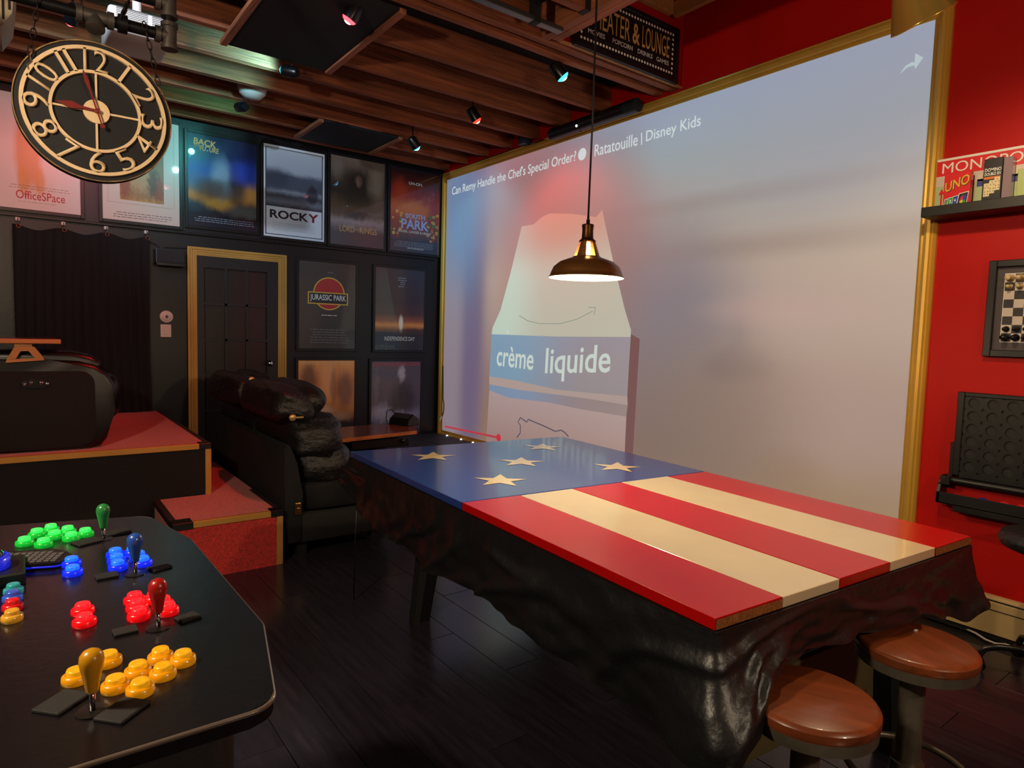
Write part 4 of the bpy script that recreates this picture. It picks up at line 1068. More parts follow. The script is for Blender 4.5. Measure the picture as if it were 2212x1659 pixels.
MB().lathe([(rp + .012, 0), (rp + .012, .03)], (P(255, 60, 1, CY).x, CY, z1_), (1, 0, 0), 24).build('coupling', iron_pipe, pr_, angle=40)
MB().lathe([(.05, 0), (.05, .008), (.028, .02)], (PX, CY, ZC - .075), (0, 0, 1), 24).build('flange', galv, pr_)
# chains
def chain(a, b, label):
    a = Vector(a); b = Vector(b); d = (b - a); L = d.length; d.normalize(); n = max(3, int(L / .030))
    r = root('chain', label, 'chain', tuple(b), 'chains holding the clock')
    s = d.cross(Vector((0, 1, 0))).normalized(); t = d.cross(s)
    for i in range(n):
        c = a + d * (L * (i + .5) / n); w = s if i % 2 == 0 else t
        pts = [c + d * (.019 * math.cos(k_ * PI / 7)) + w * (.008 * math.sin(k_ * PI / 7)) for k_ in range(14)]
        MB().tube(pts, .0022, 6, True).build('link', mat('chain_iron', (34, 24, 24), .5, .6), r, True)
    MB().tube([b + Vector((0, -.008, 0)), b + d * .02 + Vector((.006, -.01, 0)), b + d * .035 + Vector((-.004, -.01, 0)), b + d * .05 + Vector((.003, -.008, 0))], .0018, 6).build('wire_tie', chrome, r)
    return r
xr = P(309, 80, 1, CY).x
chain((xr, CY - rp - .004, z1_ + .02), P(343, 185, 1, CY - .012), 'iron chain from the pipe to the clock edge beside the numeral two')
chain((P(85, 10, 1, CY).x, CY - rp - .004, z1_ + .02), P(64, 120, 1, CY - .012), 'iron chain from the pipe to the clock edge beside the numeral ten')
c_ = root('chain', 'short loose iron chain draped over the upper pipe in front of the projector', 'chain', tuple(P(270, 30, 1, CY)))
for i in range(6):
    c = P(277 - i * 3, 4 + i * 7, 1, CY - .03); w = Vector((1, 0, .3)) if i % 2 else Vector((.3, 1, 0)); w.normalize(); d = Vector((-.35, 0, -1)).normalized()
    MB().tube([c + d * (.019 * math.cos(k_ * PI / 7)) + w * (.008 * math.sin(k_ * PI / 7)) for k_ in range(14)], .0022, 6, True).build('link', mat('chain_iron', (34, 24, 24), .5, .6), c_, True)

# ================================================================== PROJECTOR on the ceiling
pj = root('projector', 'white ceiling projector with ventilation grilles behind the iron pipe', 'projector', (-3.45, -2.6, 2.97))
MB().box((-3.60, -2.78, 2.955), (-3.31, -2.42, 3.075), .02, 3).build('body', white_plastic, pj, angle=40)
gm = mat('vent_dark', (96, 88, 84), .6)
for i in range(9):
    MB().box((-3.565, -2.783, 3.066 - i * .0085), (-3.425, -2.779, 3.069 - i * .0085)).build('vent_slot', gm, pj)
    MB().box((-3.405, -2.783, 3.066 - i * .0085), (-3.335, -2.779, 3.069 - i * .0085)).build('vent_slot', gm, pj)
MB().lathe([(.045, 0), (.045, .012), (.036, .014), (.03, .004), (0, .002)], (-3.312, -2.6, 3.02), (1, 0, 0), 28).build('lens', black_satin, pj, True)
MB().cyl((-3.45, -2.6, 3.07), (-3.45, -2.6, ZC - .01), .022, 16).build('mount_pole', white_plastic, pj, angle=40)
# beige box at the very left edge
q0 = P(0, 20, 1, -3.3)
hb = root('hanging_heater', 'beige slotted box hanging from the ceiling at the view edge beside the clock', 'heater', (-4.25, -3.3, 2.62))
a0, a1, a2, a3 = P(34, -40, 1, -3.3), P(27, 28, 1, -3.3), P(2, 60, 1, -3.3), P(26, 26, 1, -3.3)
MB().prism([(a0.x, a0.z), (a1.x, a1.z), (a2.x, a2.z), (a2.x - .35, a2.z), (a2.x - .35, a0.z)], 1, -3.3, -3.0, .006, 2).build('case', mat('beige_plastic', (186, 168, 140), .5), hb, angle=40)
for px in (6, 20):
    s0, s1_ = P(px, 4, 1, -3.303), P(px - 1, 40 if px == 6 else 20, 1, -3.303)
    MB().box((s0.x - .004, -3.303, s1_.z), (s0.x + .004, -3.298, s0.z + .08)).build('slot', black_matte, hb)
MB().cyl((-4.25, -3.15, a0.z), (-4.25, -3.15, ZC - .01), .015, 12).build('hanger', iron_pipe, hb)

# ================================================================== POSTERS on the back wall
frame_m = mat('poster_frame', (13, 13, 15), .35)
def poster(label, x0, x1, z0, z1, m, fw=.028, group='framed posters on the black wall'):
    r = root('framed_poster', label, 'poster', ((x0 + x1) / 2, 0, z0), group)
    pr_o = MB().box((x0, -.016, z0), (x1, -.006, z1)).build('print', m, r)
    for (a, b, c, d) in ((x0 - fw, x0, z0 - fw, z1 + fw), (x1, x1 + fw, z0 - fw, z1 + fw), (x0, x1, z1, z1 + fw), (x0, x1, z0 - fw, z0)):
        MB().box((a, -.024, c), (b, -.001, d), .002, 1).build('frame_side', frame_m, r)
    def T(name, s, u0, v0, u1, v1, mm, bold=0.0, shear=0.0, slope=0.0):
        o = Vector((x0 + (x1 - x0) * u0, -.0166, z0 + (z1 - z0) * v0))
        return text(name, s, mm, o, ((x1 - x0) * (u1 - u0), 0, (z1 - z0) * slope), (0, 0, (z1 - z0) * (v1 - v0)), r, bold=bold, shear=shear, nrm=(0, -1, 0))
    def Q(name, pts, mm, d=.0164):
        mb = MB(); mb.face([(x0 + (x1 - x0) * u, -d, z0 + (z1 - z0) * v) for u, v in pts]); return mb.build(name, mm, r)
    def lines(name, u0, u1, v0, n, dv, mm, h=.006):
        mb = MB()
        rnd = random.Random(int(v0 * 1000) + n)
        for i in range(n):
            a = u0 + rnd.uniform(0, .06); e = u1 - rnd.uniform(0, .06); v = v0 - i * dv; u = a
            while u < e:
                w = rnd.uniform(.02, .07)
                mb.face([(x0 + (x1 - x0) * uu, -.0164, z0 + (z1 - z0) * vv_) for uu, vv_ in ((u, v), (min(u + w, e), v), (min(u + w, e), v + h), (u, v + h))]); u += w + .012
        return mb.build(name, mm, r)
    return r, T, Q, lines
def bx2(tl, br): a, b = P(*tl, 1, -.016), P(*br, 1, -.016); return a.x, b.x, b.z, a.z
HP, WP = .905, .605
pr_m = lambda nm, rgb, r=.5: mat('ink_' + nm, rgb, r, coat=.6)
# 1 pale pink/white sheet with red title, mostly behind the clock
e_ = P(174.7, 465, 1, -.016)
r, T, Q, LN = poster('white poster with a red lower-case title and an orange figure block, below the clock', e_.x - WP, e_.x, e_.z, e_.z + HP,
    picture('poster_white', [(0, (214, 200, 196)), (1, (216, 204, 200))], [(.42, .52, .14, .34, (206, 128, 40), .35, .85), (.36, .26, .06, .12, (210, 140, 50), .4, .8), (.54, .26, .06, .12, (210, 140, 50), .4, .8)], noise_amt=.03))
T('title', 'OfficeSPace', .28, .09, .82, .165, pr_m('red_title', (176, 24, 34)), .004)
LN('small_print', .2, .9, .205, 2, .022, pr_m('grey', (120, 92, 92)), .004); LN('small_print', .3, .75, .065, 1, .02, pr_m('grey', (120, 92, 92)), .003)
# 2 cream sheet with a framed sepia montage
x0_, x1_, z0_, z1_ = P(221.8, 468, 1, -.016).x, P(388, 488, 1, -.016).x, P(300, 480, 1, -.016).z, 0
r, T, Q, LN = poster('cream poster with a small sepia montage in its middle, beside the clock', x0_, x1_, z0_, z0_ + HP,
    picture('poster_cream', [(0, (206, 190, 178)), (1, (208, 196, 182))]))
sep = picture('sepia_montage', [(0, (176, 134, 70)), (.08, (150, 110, 70)), (.5, (140, 104, 70)), (1, (96, 84, 62))], [(.45, .35, .3, .2, (190, 160, 116), .5, .7), (.75, .3, .12, .2, (70, 54, 44), .4, .8), (.1, .3, .14, .3, (140, 60, 44), .5, .7), (.9, .2, .1, .2, (140, 56, 42), .5, .7), (.5, .75, .3, .2, (110, 96, 84), .6, .7)], noise_amt=.25, noise_scale=14)
Q('montage', [(.22, .2), (.79, .2), (.79, .85), (.22, .85)], sep)
mb = MB()
for (a, b, c, d) in ((.07, .93, .165, .168), (.07, .93, .93, .933), (.07, .073, .165, .933), (.927, .93, .165, .933)):
    mb.face([(x0_ + (x1_ - x0_) * u, -.0165, z0_ + HP * v) for u, v in ((a, c), (b, c), (b, d), (a, d))])
mb.build('thin_border', pr_m('border', (150, 132, 110)), r)
LN('small_print', .12, .9, .075, 3, .022, pr_m('navy', (44, 40, 62)), .005)
# 3 blue fiery poster
x0_, x1_, z0_, z1_ = bx2((405, 284), (553.6, 502))
r, T, Q, LN = poster('deep blue poster with orange fire glow along its lower half', x0_, x1_, z0_, z1_,
    picture('poster_blue_fire', [(0, (16, 22, 40)), (.14, (14, 18, 34)), (.24, (40, 60, 76)), (.34, (150, 112, 60)), (.46, (86, 96, 130)), (.62, (30, 64, 150)), (.8, (20, 30, 84)), (1, (22, 26, 62))],
        [(.42, .27, .22, .07, (226, 160, 60), .6, .9), (.18, .34, .2, .05, (206, 130, 60), .7, .8), (.9, .42, .18, .1, (224, 160, 80), .7, .9), (.48, .55, .14, .2, (140, 160, 180), .6, .75), (.72, .52, .12, .2, (60, 52, 62), .6, .8), (.35, .42, .2, .1, (100, 56, 50), .6, .7), (.8, .2, .25, .06, (96, 104, 100), .6, .7), (.85, .65, .2, .12, (36, 70, 190), .7, .7)], noise_amt=.1, noise_scale=7))
tm_ = mat('ink_orange_title', (214, 160, 90), .5, coat=.5)
T('title', 'BACK', .08, .885, .40, .955, tm_, .02, .1, -.012); T('title', 'TO THE', .08, .855, .2, .88, tm_, .01, 0, 0); T('title', 'FUTURE', .17, .825, .44, .88, tm_, .015, .1, -.008)
LN('small_print', .08, .98, .10, 3, .022, pr_m('pale', (150, 160, 176)), .006)
# 4 black and white poster
x0_, x1_, z0_, z1_ = bx2((569, 310), (700, 522))
z0_ = P(636, 516, 1, -.016).z; z1_ = P(633, 321, 1, -.016).z
r, T, Q, LN = poster('white-bordered black-and-white poster with bold black title', x0_, x1_, z0_, z1_, pr_m('poster_paper', (214, 218, 224)))
for (a, b, c, d) in ((.03, .97, .025, .033), (.03, .97, .967, .975), (.03, .044, .025, .975), (.956, .97, .025, .975)):
    Q('border_line', [(a, c), (b, c), (b, d), (a, d)], pr_m('black', (16, 18, 26)))
bw = picture('grey_park_photo', [(0, (36, 40, 52)), (.1, (110, 118, 130)), (.2, (60, 66, 78)), (.28, (128, 136, 148)), (.34, (70, 78, 92)), (.55, (84, 92, 108)), (.64, (176, 184, 196)), (1, (188, 196, 206))],
    [(.15, .5, .3, .16, (58, 64, 80), .5, .8), (.62, .44, .25, .12, (74, 82, 98), .5, .7), (.82, .28, .1, .16, (34, 36, 48), .3, .8)], noise_amt=.08, noise_scale=9)
Q('photo', [(.045, .335), (.955, .335), (.955, .965), (.045, .965)], bw)
T('title', 'ROCK', .10, .205, .73, .30, pr_m('black', (16, 18, 26)), .03); T('title', 'Y', .72, .205, .90, .30, pr_m('dark_red_y', (110, 24, 34)), .03)
LN('small_print', .12, .88, .155, 4, .024, pr_m('pale_grey', (176, 182, 190)), .006)
# 5 brown misty poster
x0_ = P(713.5, 430, 1, -.016).x; x1_ = P(830, 446, 1, -.016).x; z0_ = P(773, 532.5, 1, -.016).z; z1_ = P(771, 344, 1, -.016).z
r, T, Q, LN = poster('brown misty poster with a gold serif title near its foot', x0_, x1_, z0_, z1_,
    picture('poster_brown_mist', [(0, (62, 56, 66)), (.16, (70, 58, 60)), (.28, (150, 132, 130)), (.36, (96, 76, 64)), (.46, (84, 66, 48)), (.6, (44, 36, 26)), (.8, (70, 56, 42)), (1, (120, 100, 86))],
        [(.5, .36, .22, .05, (40, 30, 28), .6, .8), (.5, .72, .2, .14, (30, 24, 20), .6, .8), (.5, .74, .06, .05, (150, 112, 88), .6, .6), (.85, .75, .14, .2, (150, 128, 104), .7, .6), (.1, .85, .12, .1, (132, 116, 104), .7, .6), (.5, .55, .3, .1, (34, 32, 20), .7, .7)], noise_amt=.12, noise_scale=8))
gt = mat('ink_gold_title', (206, 162, 96), .5, coat=.5)
T('title', 'LORD', .17, .155, .44, .225, gt, .0); T('title', 'OF THE', .45, .175, .53, .205, gt); T('title', 'RINGS', .54, .155, .86, .225, gt, .0)
# 6 red orange poster
x0_ = P(843, 460, 1, -.016).x; x1_ = P(949, 465, 1, -.016).x; z0_ = P(896, 546, 1, -.016).z; z1_ = z0_ + HP
r, T, Q, LN = poster('red and orange poster with a crowd of yellow dots beside the screen', x0_, x1_, z0_, z1_,
    picture('poster_red', [(0, (44, 40, 56)), (.14, (52, 46, 62)), (.22, (96, 60, 60)), (.4, (150, 60, 40)), (.55, (190, 84, 30)), (.68, (150, 36, 18)), (.85, (74, 16, 14)), (1, (30, 12, 14))],
        [(.5, .52, .3, .1, (214, 120, 50), .7, .7), (.88, .55, .1, .12, (150, 40, 60), .7, .7), (.2, .75, .14, .12, (190, 60, 20), .7, .6)], noise_amt=.1, noise_scale=8))
T('tagline', 'UH-OH.', .36, .83, .64, .865, white_print, .01)
bl_m = mat('ink_ice_blue', (158, 178, 224), .5, coat=.5)
T('title', 'SOUTH', .30, .415, .70, .475, bl_m, .03); T('title', 'PARK', .22, .285, .78, .405, bl_m, .03)
T('subtitle', 'BIGGER, LONGER & UNCUT', .16, .232, .84, .268, white_print, .005)
rn = random.Random(3)
for i in range(46):
    u = rn.choice((rn.uniform(.02, .24), rn.uniform(.76, .98))); v = rn.uniform(.16, .5); rr = rn.uniform(.02, .038)
    mb = MB(); cx, cz = x0_ + (x1_ - x0_) * u, z0_ + HP * v
    mb.face([(cx + rr * .6 * math.cos(k_ * PI / 5), -.0163 - i * .000006, cz + rr * .6 * math.sin(k_ * PI / 5)) for k_ in range(10)])
    mb.build('dot', pr_m('dot%d' % (i % 5), ((206, 168, 90), (214, 150, 70), (190, 130, 90), (150, 60, 44), (96, 120, 70))[i % 5]), r)
LN('small_print', .08, .92, .12, 4, .02, pr_m('pale', (150, 160, 176)), .005)
T('date_line', 'ONLY IN THEATRES JUNE 30', .35, .035, .68, .055, white_print, .004)
# 7 dark poster with red round badge
x0_ = P(645.6, 660, 1, -.016).x; x1_ = P(767.8, 665, 1, -.016).x; z0_ = P(706, 753, 1, -.016).z; z1_ = P(706, 567, 1, -.016).z
r, T, Q, LN = poster('near-black poster with a red round badge and yellow-edged title plate', x0_, x1_, z0_, z1_,
    picture('poster_black', [(0, (24, 22, 24)), (1, (30, 28, 30))], coatrough=.06))
yel_m, rd_m = pr_m('yellow', (214, 170, 60)), pr_m('badge_red', (176, 28, 34))
def disc(nm, u, v, rr, mm, d):
    mb = MB(); cx, cz = x0_ + (x1_ - x0_) * u, z0_ + (z1_ - z0_) * v
    mb.face([(cx + rr * math.cos(k_ * PI / 20), -d, cz + rr * math.sin(k_ * PI / 20)) for k_ in range(40)]); mb.build(nm, mm, r)
disc('badge_edge', .52, .64, .172, yel_m, .0163); disc('badge', .52, .64, .160, rd_m, .0166)
Q('plate_edge', [(.15, .515), (.86, .515), (.86, .655), (.15, .655)], yel_m, .0168); Q('plate', [(.17, .527), (.84, .527), (.84, .643), (.17, .643)], pr_m('black', (16, 18, 26)), .0170)
o = Vector((x0_ + (x1_ - x0_) * .19, -.0173, z0_ + (z1_ - z0_) * .542))
text('title', 'JURASSIC PARK', white_print, o, ((x1_ - x0_) * .63, 0, 0), (0, 0, (z1_ - z0_) * .085), r, bold=.008, nrm=(0, -1, 0))
LN('small_print', .18, .88, .215, 6, .03, pr_m('dim', (96, 90, 92)), .012); LN('small_print', .35, .7, .385, 1, .02, white_print, .008); LN('small_print', .45, .6, .88, 1, .02, pr_m('dim', (96, 90, 92)), .012)
# 8 sunset poster
x0_ = P(810.4, 665, 1, -.016).x; x1_ = P(916, 670, 1, -.016).x; z0_ = P(862, 756, 1, -.016).z; z1_ = P(864, 581, 1, -.016).z
r, T, Q, LN = poster('dark poster with a glowing orange sunset band and pale beam', x0_, x1_, z0_, z1_,
    picture('poster_sunset', [(0, (22, 22, 30)), (.2, (24, 22, 28)), (.25, (120, 56, 26)), (.31, (228, 140, 60)), (.36, (150, 76, 44)), (.44, (74, 34, 34)), (.6, (44, 24, 34)), (1, (34, 32, 48))],
        [(.52, .33, .04, .09, (250, 235, 210), .5, .9), (.8, .24, .3, .03, (40, 18, 16), .5, .7)], noise_amt=.03, noise_scale=8))
T('title', 'INDEPENDENCE DAY', .19, .115, .81, .165, white_print, .0)
LN('small_print', .45, .63, .885, 5, .026, pr_m('pale', (150, 160, 176)), .008)
# 9 warm portrait-toned poster
x0_ = P(644, 800, 1, -.016).x; x1_ = P(765.8, 800, 1, -.016).x; z1_ = P(705, 778.6, 1, -.016).z; z0_ = z1_ - HP
r, T, Q, LN = poster('warm orange poster with a dark globe sweep, behind the wooden lift table', x0_, x1_, z0_, z1_,
    picture('poster_orange', [(0, (34, 20, 14)), (.12, (46, 24, 16)), (.24, (24, 16, 18)), (.4, (190, 124, 80)), (.55, (222, 136, 70)), (.75, (206, 116, 56)), (1, (246, 166, 84))],
        [(.18, .78, .13, .18, (88, 46, 26), .5, .8), (.53, .78, .14, .24, (244, 166, 106), .4, .85), (.62, .68, .06, .2, (110, 62, 36), .5, .6), (.83, .64, .14, .2, (84, 44, 28), .5, .75), (.45, .2, .5, .16, (18, 12, 16), .4, .9), (.3, .42, .26, .06, (224, 196, 180), .7, .8), (.7, .33, .2, .05, (190, 150, 130), .7, .7)], noise_amt=.06, noise_scale=8))
T('top_line', 'BRUCE WILLIS', .07, .955, .95, .985, pr_m('pale_gold', (220, 180, 140)), .0)
T('title', 'ARMAGEDDON', .06, .10, .94, .185, pr_m('gold_dim', (176, 128, 84)), .0)
# 10 purple-grey poster
x0_ = P(802.5, 800, 1, -.016).x; x1_ = P(909, 800, 1, -.016).x; z1_ = P(856, 780.5, 1, -.016).z; z0_ = z1_ - HP
r, T, Q, LN = poster('dark purple-grey poster with steel-blue highlights under the sunset poster', x0_, x1_, z0_, z1_,
    picture('poster_steel', [(0, (30, 28, 46)), (.2, (70, 66, 96)), (.34, (120, 116, 150)), (.45, (84, 72, 90)), (.7, (92, 76, 86)), (1, (78, 64, 76))],
        [(.62, .5, .24, .24, (22, 20, 28), .5, .85), (.6, .84, .07, .09, (200, 186, 196), .5, .8), (.2, .36, .16, .1, (176, 176, 206), .7, .7), (.5, .3, .4, .06, (150, 150, 190), .8, .7), (.1, .68, .04, .2, (110, 108, 118), .6, .6)], noise_amt=.12, noise_scale=12))
T('top_line', 'SCHWARZENEGGER', .03, .945, .97, .985, pr_m('dull_red', (196, 52, 66)), .012)

# black ledge strip below the upper row of posters
lg = MB().box((-4.9, -.03, P(500, 512, 1, 0).z - .02), (-.10, -.001, P(500, 512, 1, 0).z + .0), .003, 1).build('trim_2', frame_m); struct(lg)

# ================================================================== CURTAIN
zt = 2.255
def curt(u, v):
    x_ = -4.02 + (-3.055 + 4.02) * u
    sag = .035 * math.sin(u * PI * 3) ** 2
    z_ = zt - sag * (1 - v) - (zt - S2 - .01) * v
    f = .022 * math.sin(u * 46 + .6 * math.sin(v * 3)) * (.35 + .65 * v) + .018 * noise.noise(Vector((u * 7, v * 2.2, 3.0)))
    return (x_ + .02 * noise.noise(Vector((u * 3, v * 1.5, 8))) * v, -.055 - abs(f) * 1.1, z_)
mb = MB(); mb.grid(curt, 120, 24)
cu_ = root('black_curtain', 'black pleated curtain hung from small hooks beside the gold door frame', 'curtain', (-3.54, -.05, S2))
mb.build('cloth', mat('curtain_cloth', (9, 9, 12), .9), cu_, True)
for i in range(4):
    x_ = -4.0 + i * .305
    p = Vector((x_ + .02, -.07, zt - .015))
    MB().tube([p + Vector((.014 * math.cos(k_ * PI / 8), 0, .014 * math.sin(k_ * PI / 8))) for k_ in range(16)], .003, 6, True).build('grommet', mat('copper_ring', (150, 92, 62), .35, .8), cu_, True)
    MB().tube([p + Vector((0, -.004, .006)), p + Vector((-.004, -.01, .03)), p + Vector((-.002, .03, .065))], .0035, 6).build('hook', chrome, cu_, True)
    MB().box((x_ - .0, -.03, zt + .03), (x_ + .03, -.001, zt + .058), .003, 1).build('hook_plate', white_plastic, cu_)
# wall speaker, dimmer knob, switch
a, b = P(328, 536, 1, -.06), P(397, 577, 1, -.06)
vs_ = root('wall_speaker', 'small black box speaker high on the wall between curtain and door', 'speaker', (-2.9, 0, b.z))
MB().prism([(-.002, b.z + .01), (-.13, b.z + .02), (-.115, a.z), (-.002, a.z)], 0, a.x + .02, b.x, .008, 2).build('cabinet', black_plastic, vs_)
MB().prism([(-.134, b.z + .035), (-.129, b.z + .035), (-.114, a.z - .01), (-.119, a.z - .01)], 0, a.x + .032, b.x - .012).build('grille', mat('speaker_grille', (34, 33, 34), .7), vs_)
MB().box((a.x + .02, -.142, b.z - .006), (b.x, -.10, b.z + .022), .004, 1).build('lip', grey_plastic if False else black_satin, vs_)
MB().tube([(a.x - .05, -.012, a.z + .07), (a.x + .04, -.02, a.z + .04), (a.x + .09, -.03, a.z - .01)], .003, 6).build('cable', black_plastic, vs_)
MB().tube([(a.x + .1, -.012, a.z + .02), (b.x + .02, -.012, a.z + .03), (b.x + .08, -.008, a.z + .05)], .003, 6).build('cable', black_plastic, vs_)
k = P(360, 684, 1, -.02)
dk_ = root('wall_dimmer', 'round white dimmer knob on the black wall above the light switch', 'dimmer', (k.x, 0, k.z))
MB().lathe([(.055, 0), (.054, .012), (.04, .018), (.036, .018), (.036, .022), (.02, .03), (0, .031)], (k.x, -.002, k.z), (0, -1, 0), 32).build('dial', white_plastic, dk_, angle=30)
MB().lathe([(.013, 0), (.012, .006), (0, .008)], (k.x, -.031, k.z), (0, -1, 0), 16).build('knob', chrome, dk_, True)
k = P(358.5, 714.5, 1, -.01)
ls = root('light_switch', 'white rectangular light switch plate beside the gold door frame', 'switch', (k.x, 0, k.z))
MB().box((k.x - .044, -.008, k.z - .058), (k.x + .044, -.001, k.z + .058), .003, 2).build('plate', white_plastic, ls)
MB().box((k.x - .018, -.013, k.z - .035), (k.x + .018, -.007, k.z + .035), .003, 2).build('rocker', white_plastic, ls)

# ================================================================== RIGHT WALL
# floating shelf
shl = root('wall_shelf', 'black floating shelf on the red wall carrying boxed games', 'shelf', (0, -5.6, 2.14))
MB().box((-.20, -6.3, 2.155), (-.001, -5.215, 2.205), .002, 1).build('shelf_board', mat('shelf_black', (20, 16, 15), .5), shl)
SZ = 2.2055
def gamebox(name, label, x, d, y0, y1, h, m, lean=.0):
    """box standing on the shelf; face toward -x at x, y0 is its left edge (larger y)"""
    r = root(name, label, 'board game', (x, (y0 + y1) / 2, SZ), 'boxed games on the shelf')
    MB().box((x, y1, SZ), (x + d, y0, SZ + h), .0015, 1).build('box', m, r)
    def T(nm, s, u0, v0, u1, v1, mm, bold=0.0, slope=0.0, e=.0012):
        return text(nm, s, mm, (x - e, y0 + (y1 - y0) * u0, SZ + h * v0), (0, (y1 - y0) * (u1 - u0), h * slope), (0, 0, h * (v1 - v0)), r, bold=bold, nrm=(-1, 0, 0))
    def Q(nm, pts, mm, e=.0008):
        mb = MB(); mb.face([(x - e, y0 + (y1 - y0) * u, SZ + h * v) for u, v in pts]); return mb.build(nm, mm, r)
    return r, T, Q
ink = lambda n, c: mat('ink_' + n, c, .4, coat=.3)
r, T, Q = gamebox('property_game_box', 'wide red and pale green game box with a white outlined title, rearmost on the shelf', -.064, .05, -5.225, -5.75, .265, ink('pale_green', (176, 190, 140)))
Q('white_band', [(0, .955), (1, .955), (1, 1), (0, 1)], white_print); Q('red_band', [(0, .66), (1, .66), (1, .955), (0, .955)], ink('bright_red', (214, 20, 30)))
Q('pale_band', [(0, .46), (1, .46), (1, .66), (0, .66)], ink('pale_grey2', (206, 190, 176))); Q('blue_block', [(.36, .36), (.46, .36), (.46, .5), (.36, .5)], ink('blue_block', (34, 40, 130))); Q('blue_block', [(.62, .36), (.78, .36), (.78, .5), (.62, .5)], ink('blue_block', (34, 40, 130)))
T('title', 'MONOPOLY', .05, .71, .89, .91, white_print, 0, 0, .0018)
Q('red_arrow', [(.05, .06), (.065, .06), (.065, .3), (.085, .3), (.058, .42), (.03, .3), (.05, .3)], ink('bright_red', (214, 20, 30)))
r, T, Q = gamebox('card_game_box', 'red card game box with a slanted yellow title and fanned coloured cards', -.135, .03, -5.29, -5.41, .165, ink('card_red', (206, 20, 26)))
for e, mm, o_ in ((.0010, ink('black', (20, 20, 22)), .02), (.0016, ink('yellow_title', (214, 176, 40)), 0)):
    T('title', 'UNO', .06 + o_, .44 - o_, .95 + o_, .74 - o_, mm, .012, .2, e)
for i, (c_rgb, u) in enumerate((((120, 120, 116), .02), ((40, 150, 60), .16), ((34, 60, 160), .34))):
    Q('card', [(u, .0), (u + .22, .0), (u + .27, .26 + .03 * i), (u + .05, .24 + .03 * i)], white_print, .0009 + i * .0004); Q('card_colour', [(u + .02, .0), (u + .2, .0), (u + .25, .24 + .03 * i), (u + .06, .22 + .03 * i)], ink('card%d' % i, c_rgb), .0011 + i * .0004)
T('card_mark', '3', .25, .1, .32, .2, white_print, .02, 0, .0022); T('card_mark', '4', .43, .12, .5, .22, white_print, .02, 0, .0026)
Q('card', [(.52, .0), (.9, .0), (.97, .40), (.60, .36)], white_print, .0024); Q('card_colour', [(.55, .0), (.88, .0), (.945, .375), (.62, .34)], ink('black', (20, 20, 22)), .0027)
for pts, nm, rgb in (([(.64, .12), (.75, .16), (.78, .3), (.68, .24)], 'r', (210, 24, 30)), ([(.75, .16), (.86, .12), (.9, .28), (.78, .3)], 'b', (30, 60, 170)), ([(.64, .12), (.66, .02), (.76, .02), (.75, .16)], 'y', (220, 190, 40)), ([(.75, .16), (.76, .02), (.85, .02), (.86, .12)], 'g', (40, 150, 60))):
    Q('card_segment', pts, ink('seg' + nm, rgb), .003)
r, T, Q = gamebox('domino_box', 'narrow black domino box in clear wrap with cream dominoes printed on it', -.115, .045, -5.455, -5.535, .215, ink('black_box', (22, 20, 20)))
T('title', 'DOMINO', .08, .70, .94, .78, white_print, .02); T('title', 'DOUBLE SIX', .08, .61, .94, .68, white_print, .02)
Q('orange_bar', [(.06, .53), (.92, .53), (.92, .585), (.06, .585)], ink('orange_bar', (214, 116, 40)))
cream_i = ink('domino_cream', (222, 204, 160))
for (u, v, w, hh) in ((.08, .14, .32, .30), (.36, .2, .30, .30), (.62, .26, .30, .30)):
    Q('domino', [(u, v), (u + w, v), (u + w, v + hh), (u, v + hh)], cream_i, .0009 + u * .001)
    for du, dv in ((.08, .05), (.24, .05), (.08, .11), (.24, .11), (.08, .2), (.24, .2), (.16, .25)):
        Q('pip', [(u + du + .025 * math.cos(k_ * PI / 4), v + dv + .012 * math.sin(k_ * PI / 4)) for k_ in range(8)], ink('black', (20, 20, 22)), .0022)
MB().box((-.114, -5.575, SZ), (-.072, -5.537, SZ + .21), .002, 1).build('shrink_wrap_side', mat('clear_wrap', (150, 130, 140), .15, coat=1), r)
r, T, Q = gamebox('card_game_box', 'green and orange game box standing at the edge of the view', -.12, .03, -5.60, -5.72, .14, ink('pale_green2', (170, 186, 110)))
Q('orange_strip', [(.5, 0), (.8, 0), (.8, .3), (.5, .3)], ink('orange_bar', (214, 116, 40)))

# wall chess board
cb = root('wall_chessboard', 'framed vertical chess board hanging on the red wall below the shelf', 'chess board', (0, -5.75, 1.44))
fy0 = -5.487; fy1 = -6.03; fz0, fz1 = 1.44, 1.925; fr = .034
fm = mat('chess_frame', (24, 20, 20), .4)
for (a, b, c, d) in ((fy0 - fr, fy0, fz0, fz1), (fy1, fy1 + fr, fz0, fz1), (fy1 + fr, fy0 - fr, fz1 - fr, fz1), (fy1 + fr, fy0 - fr, fz0, fz0 + fr)):
    MB().box((-.035, a, c), (-.001, b, d), .003, 1).build('frame_side', fm, cb)
MB().box((-.012, fy1 + fr, fz0 + fr), (-.001, fy0 - fr, fz1 - fr)).build('mat_board', mat('chess_mat', (70, 58, 62), .5, coat=.3), cb)
by0 = P(2173, 592, 0, -.014).y; bz1 = P(2175, 592, 0, -.014).z; bz0 = P(2161, 738, 0, -.014).z; sq = (bz1 - bz0) / 8
MB().box((-.0135, by0 - 8 * sq - .003, bz0 - .003), (-.011, by0 + .003, bz1 + .003)).build('board_border', white_print, cb)
lightsq, darksq = mat('square_light', (206, 190, 178), .4), mat('square_dark', (36, 28, 32), .4)
for i in range(8):
    for j in range(8):
        MB().box((-.0145, by0 - (i + 1) * sq, bz1 - (j + 1) * sq), (-.0125, by0 - i * sq, bz1 - j * sq)).build('square', lightsq if (i + j) % 2 == 0 else darksq, cb)
cream_p, black_p = mat('chess_cream', (214, 186, 136), .4), mat('chess_black', (16, 14, 15), .3)
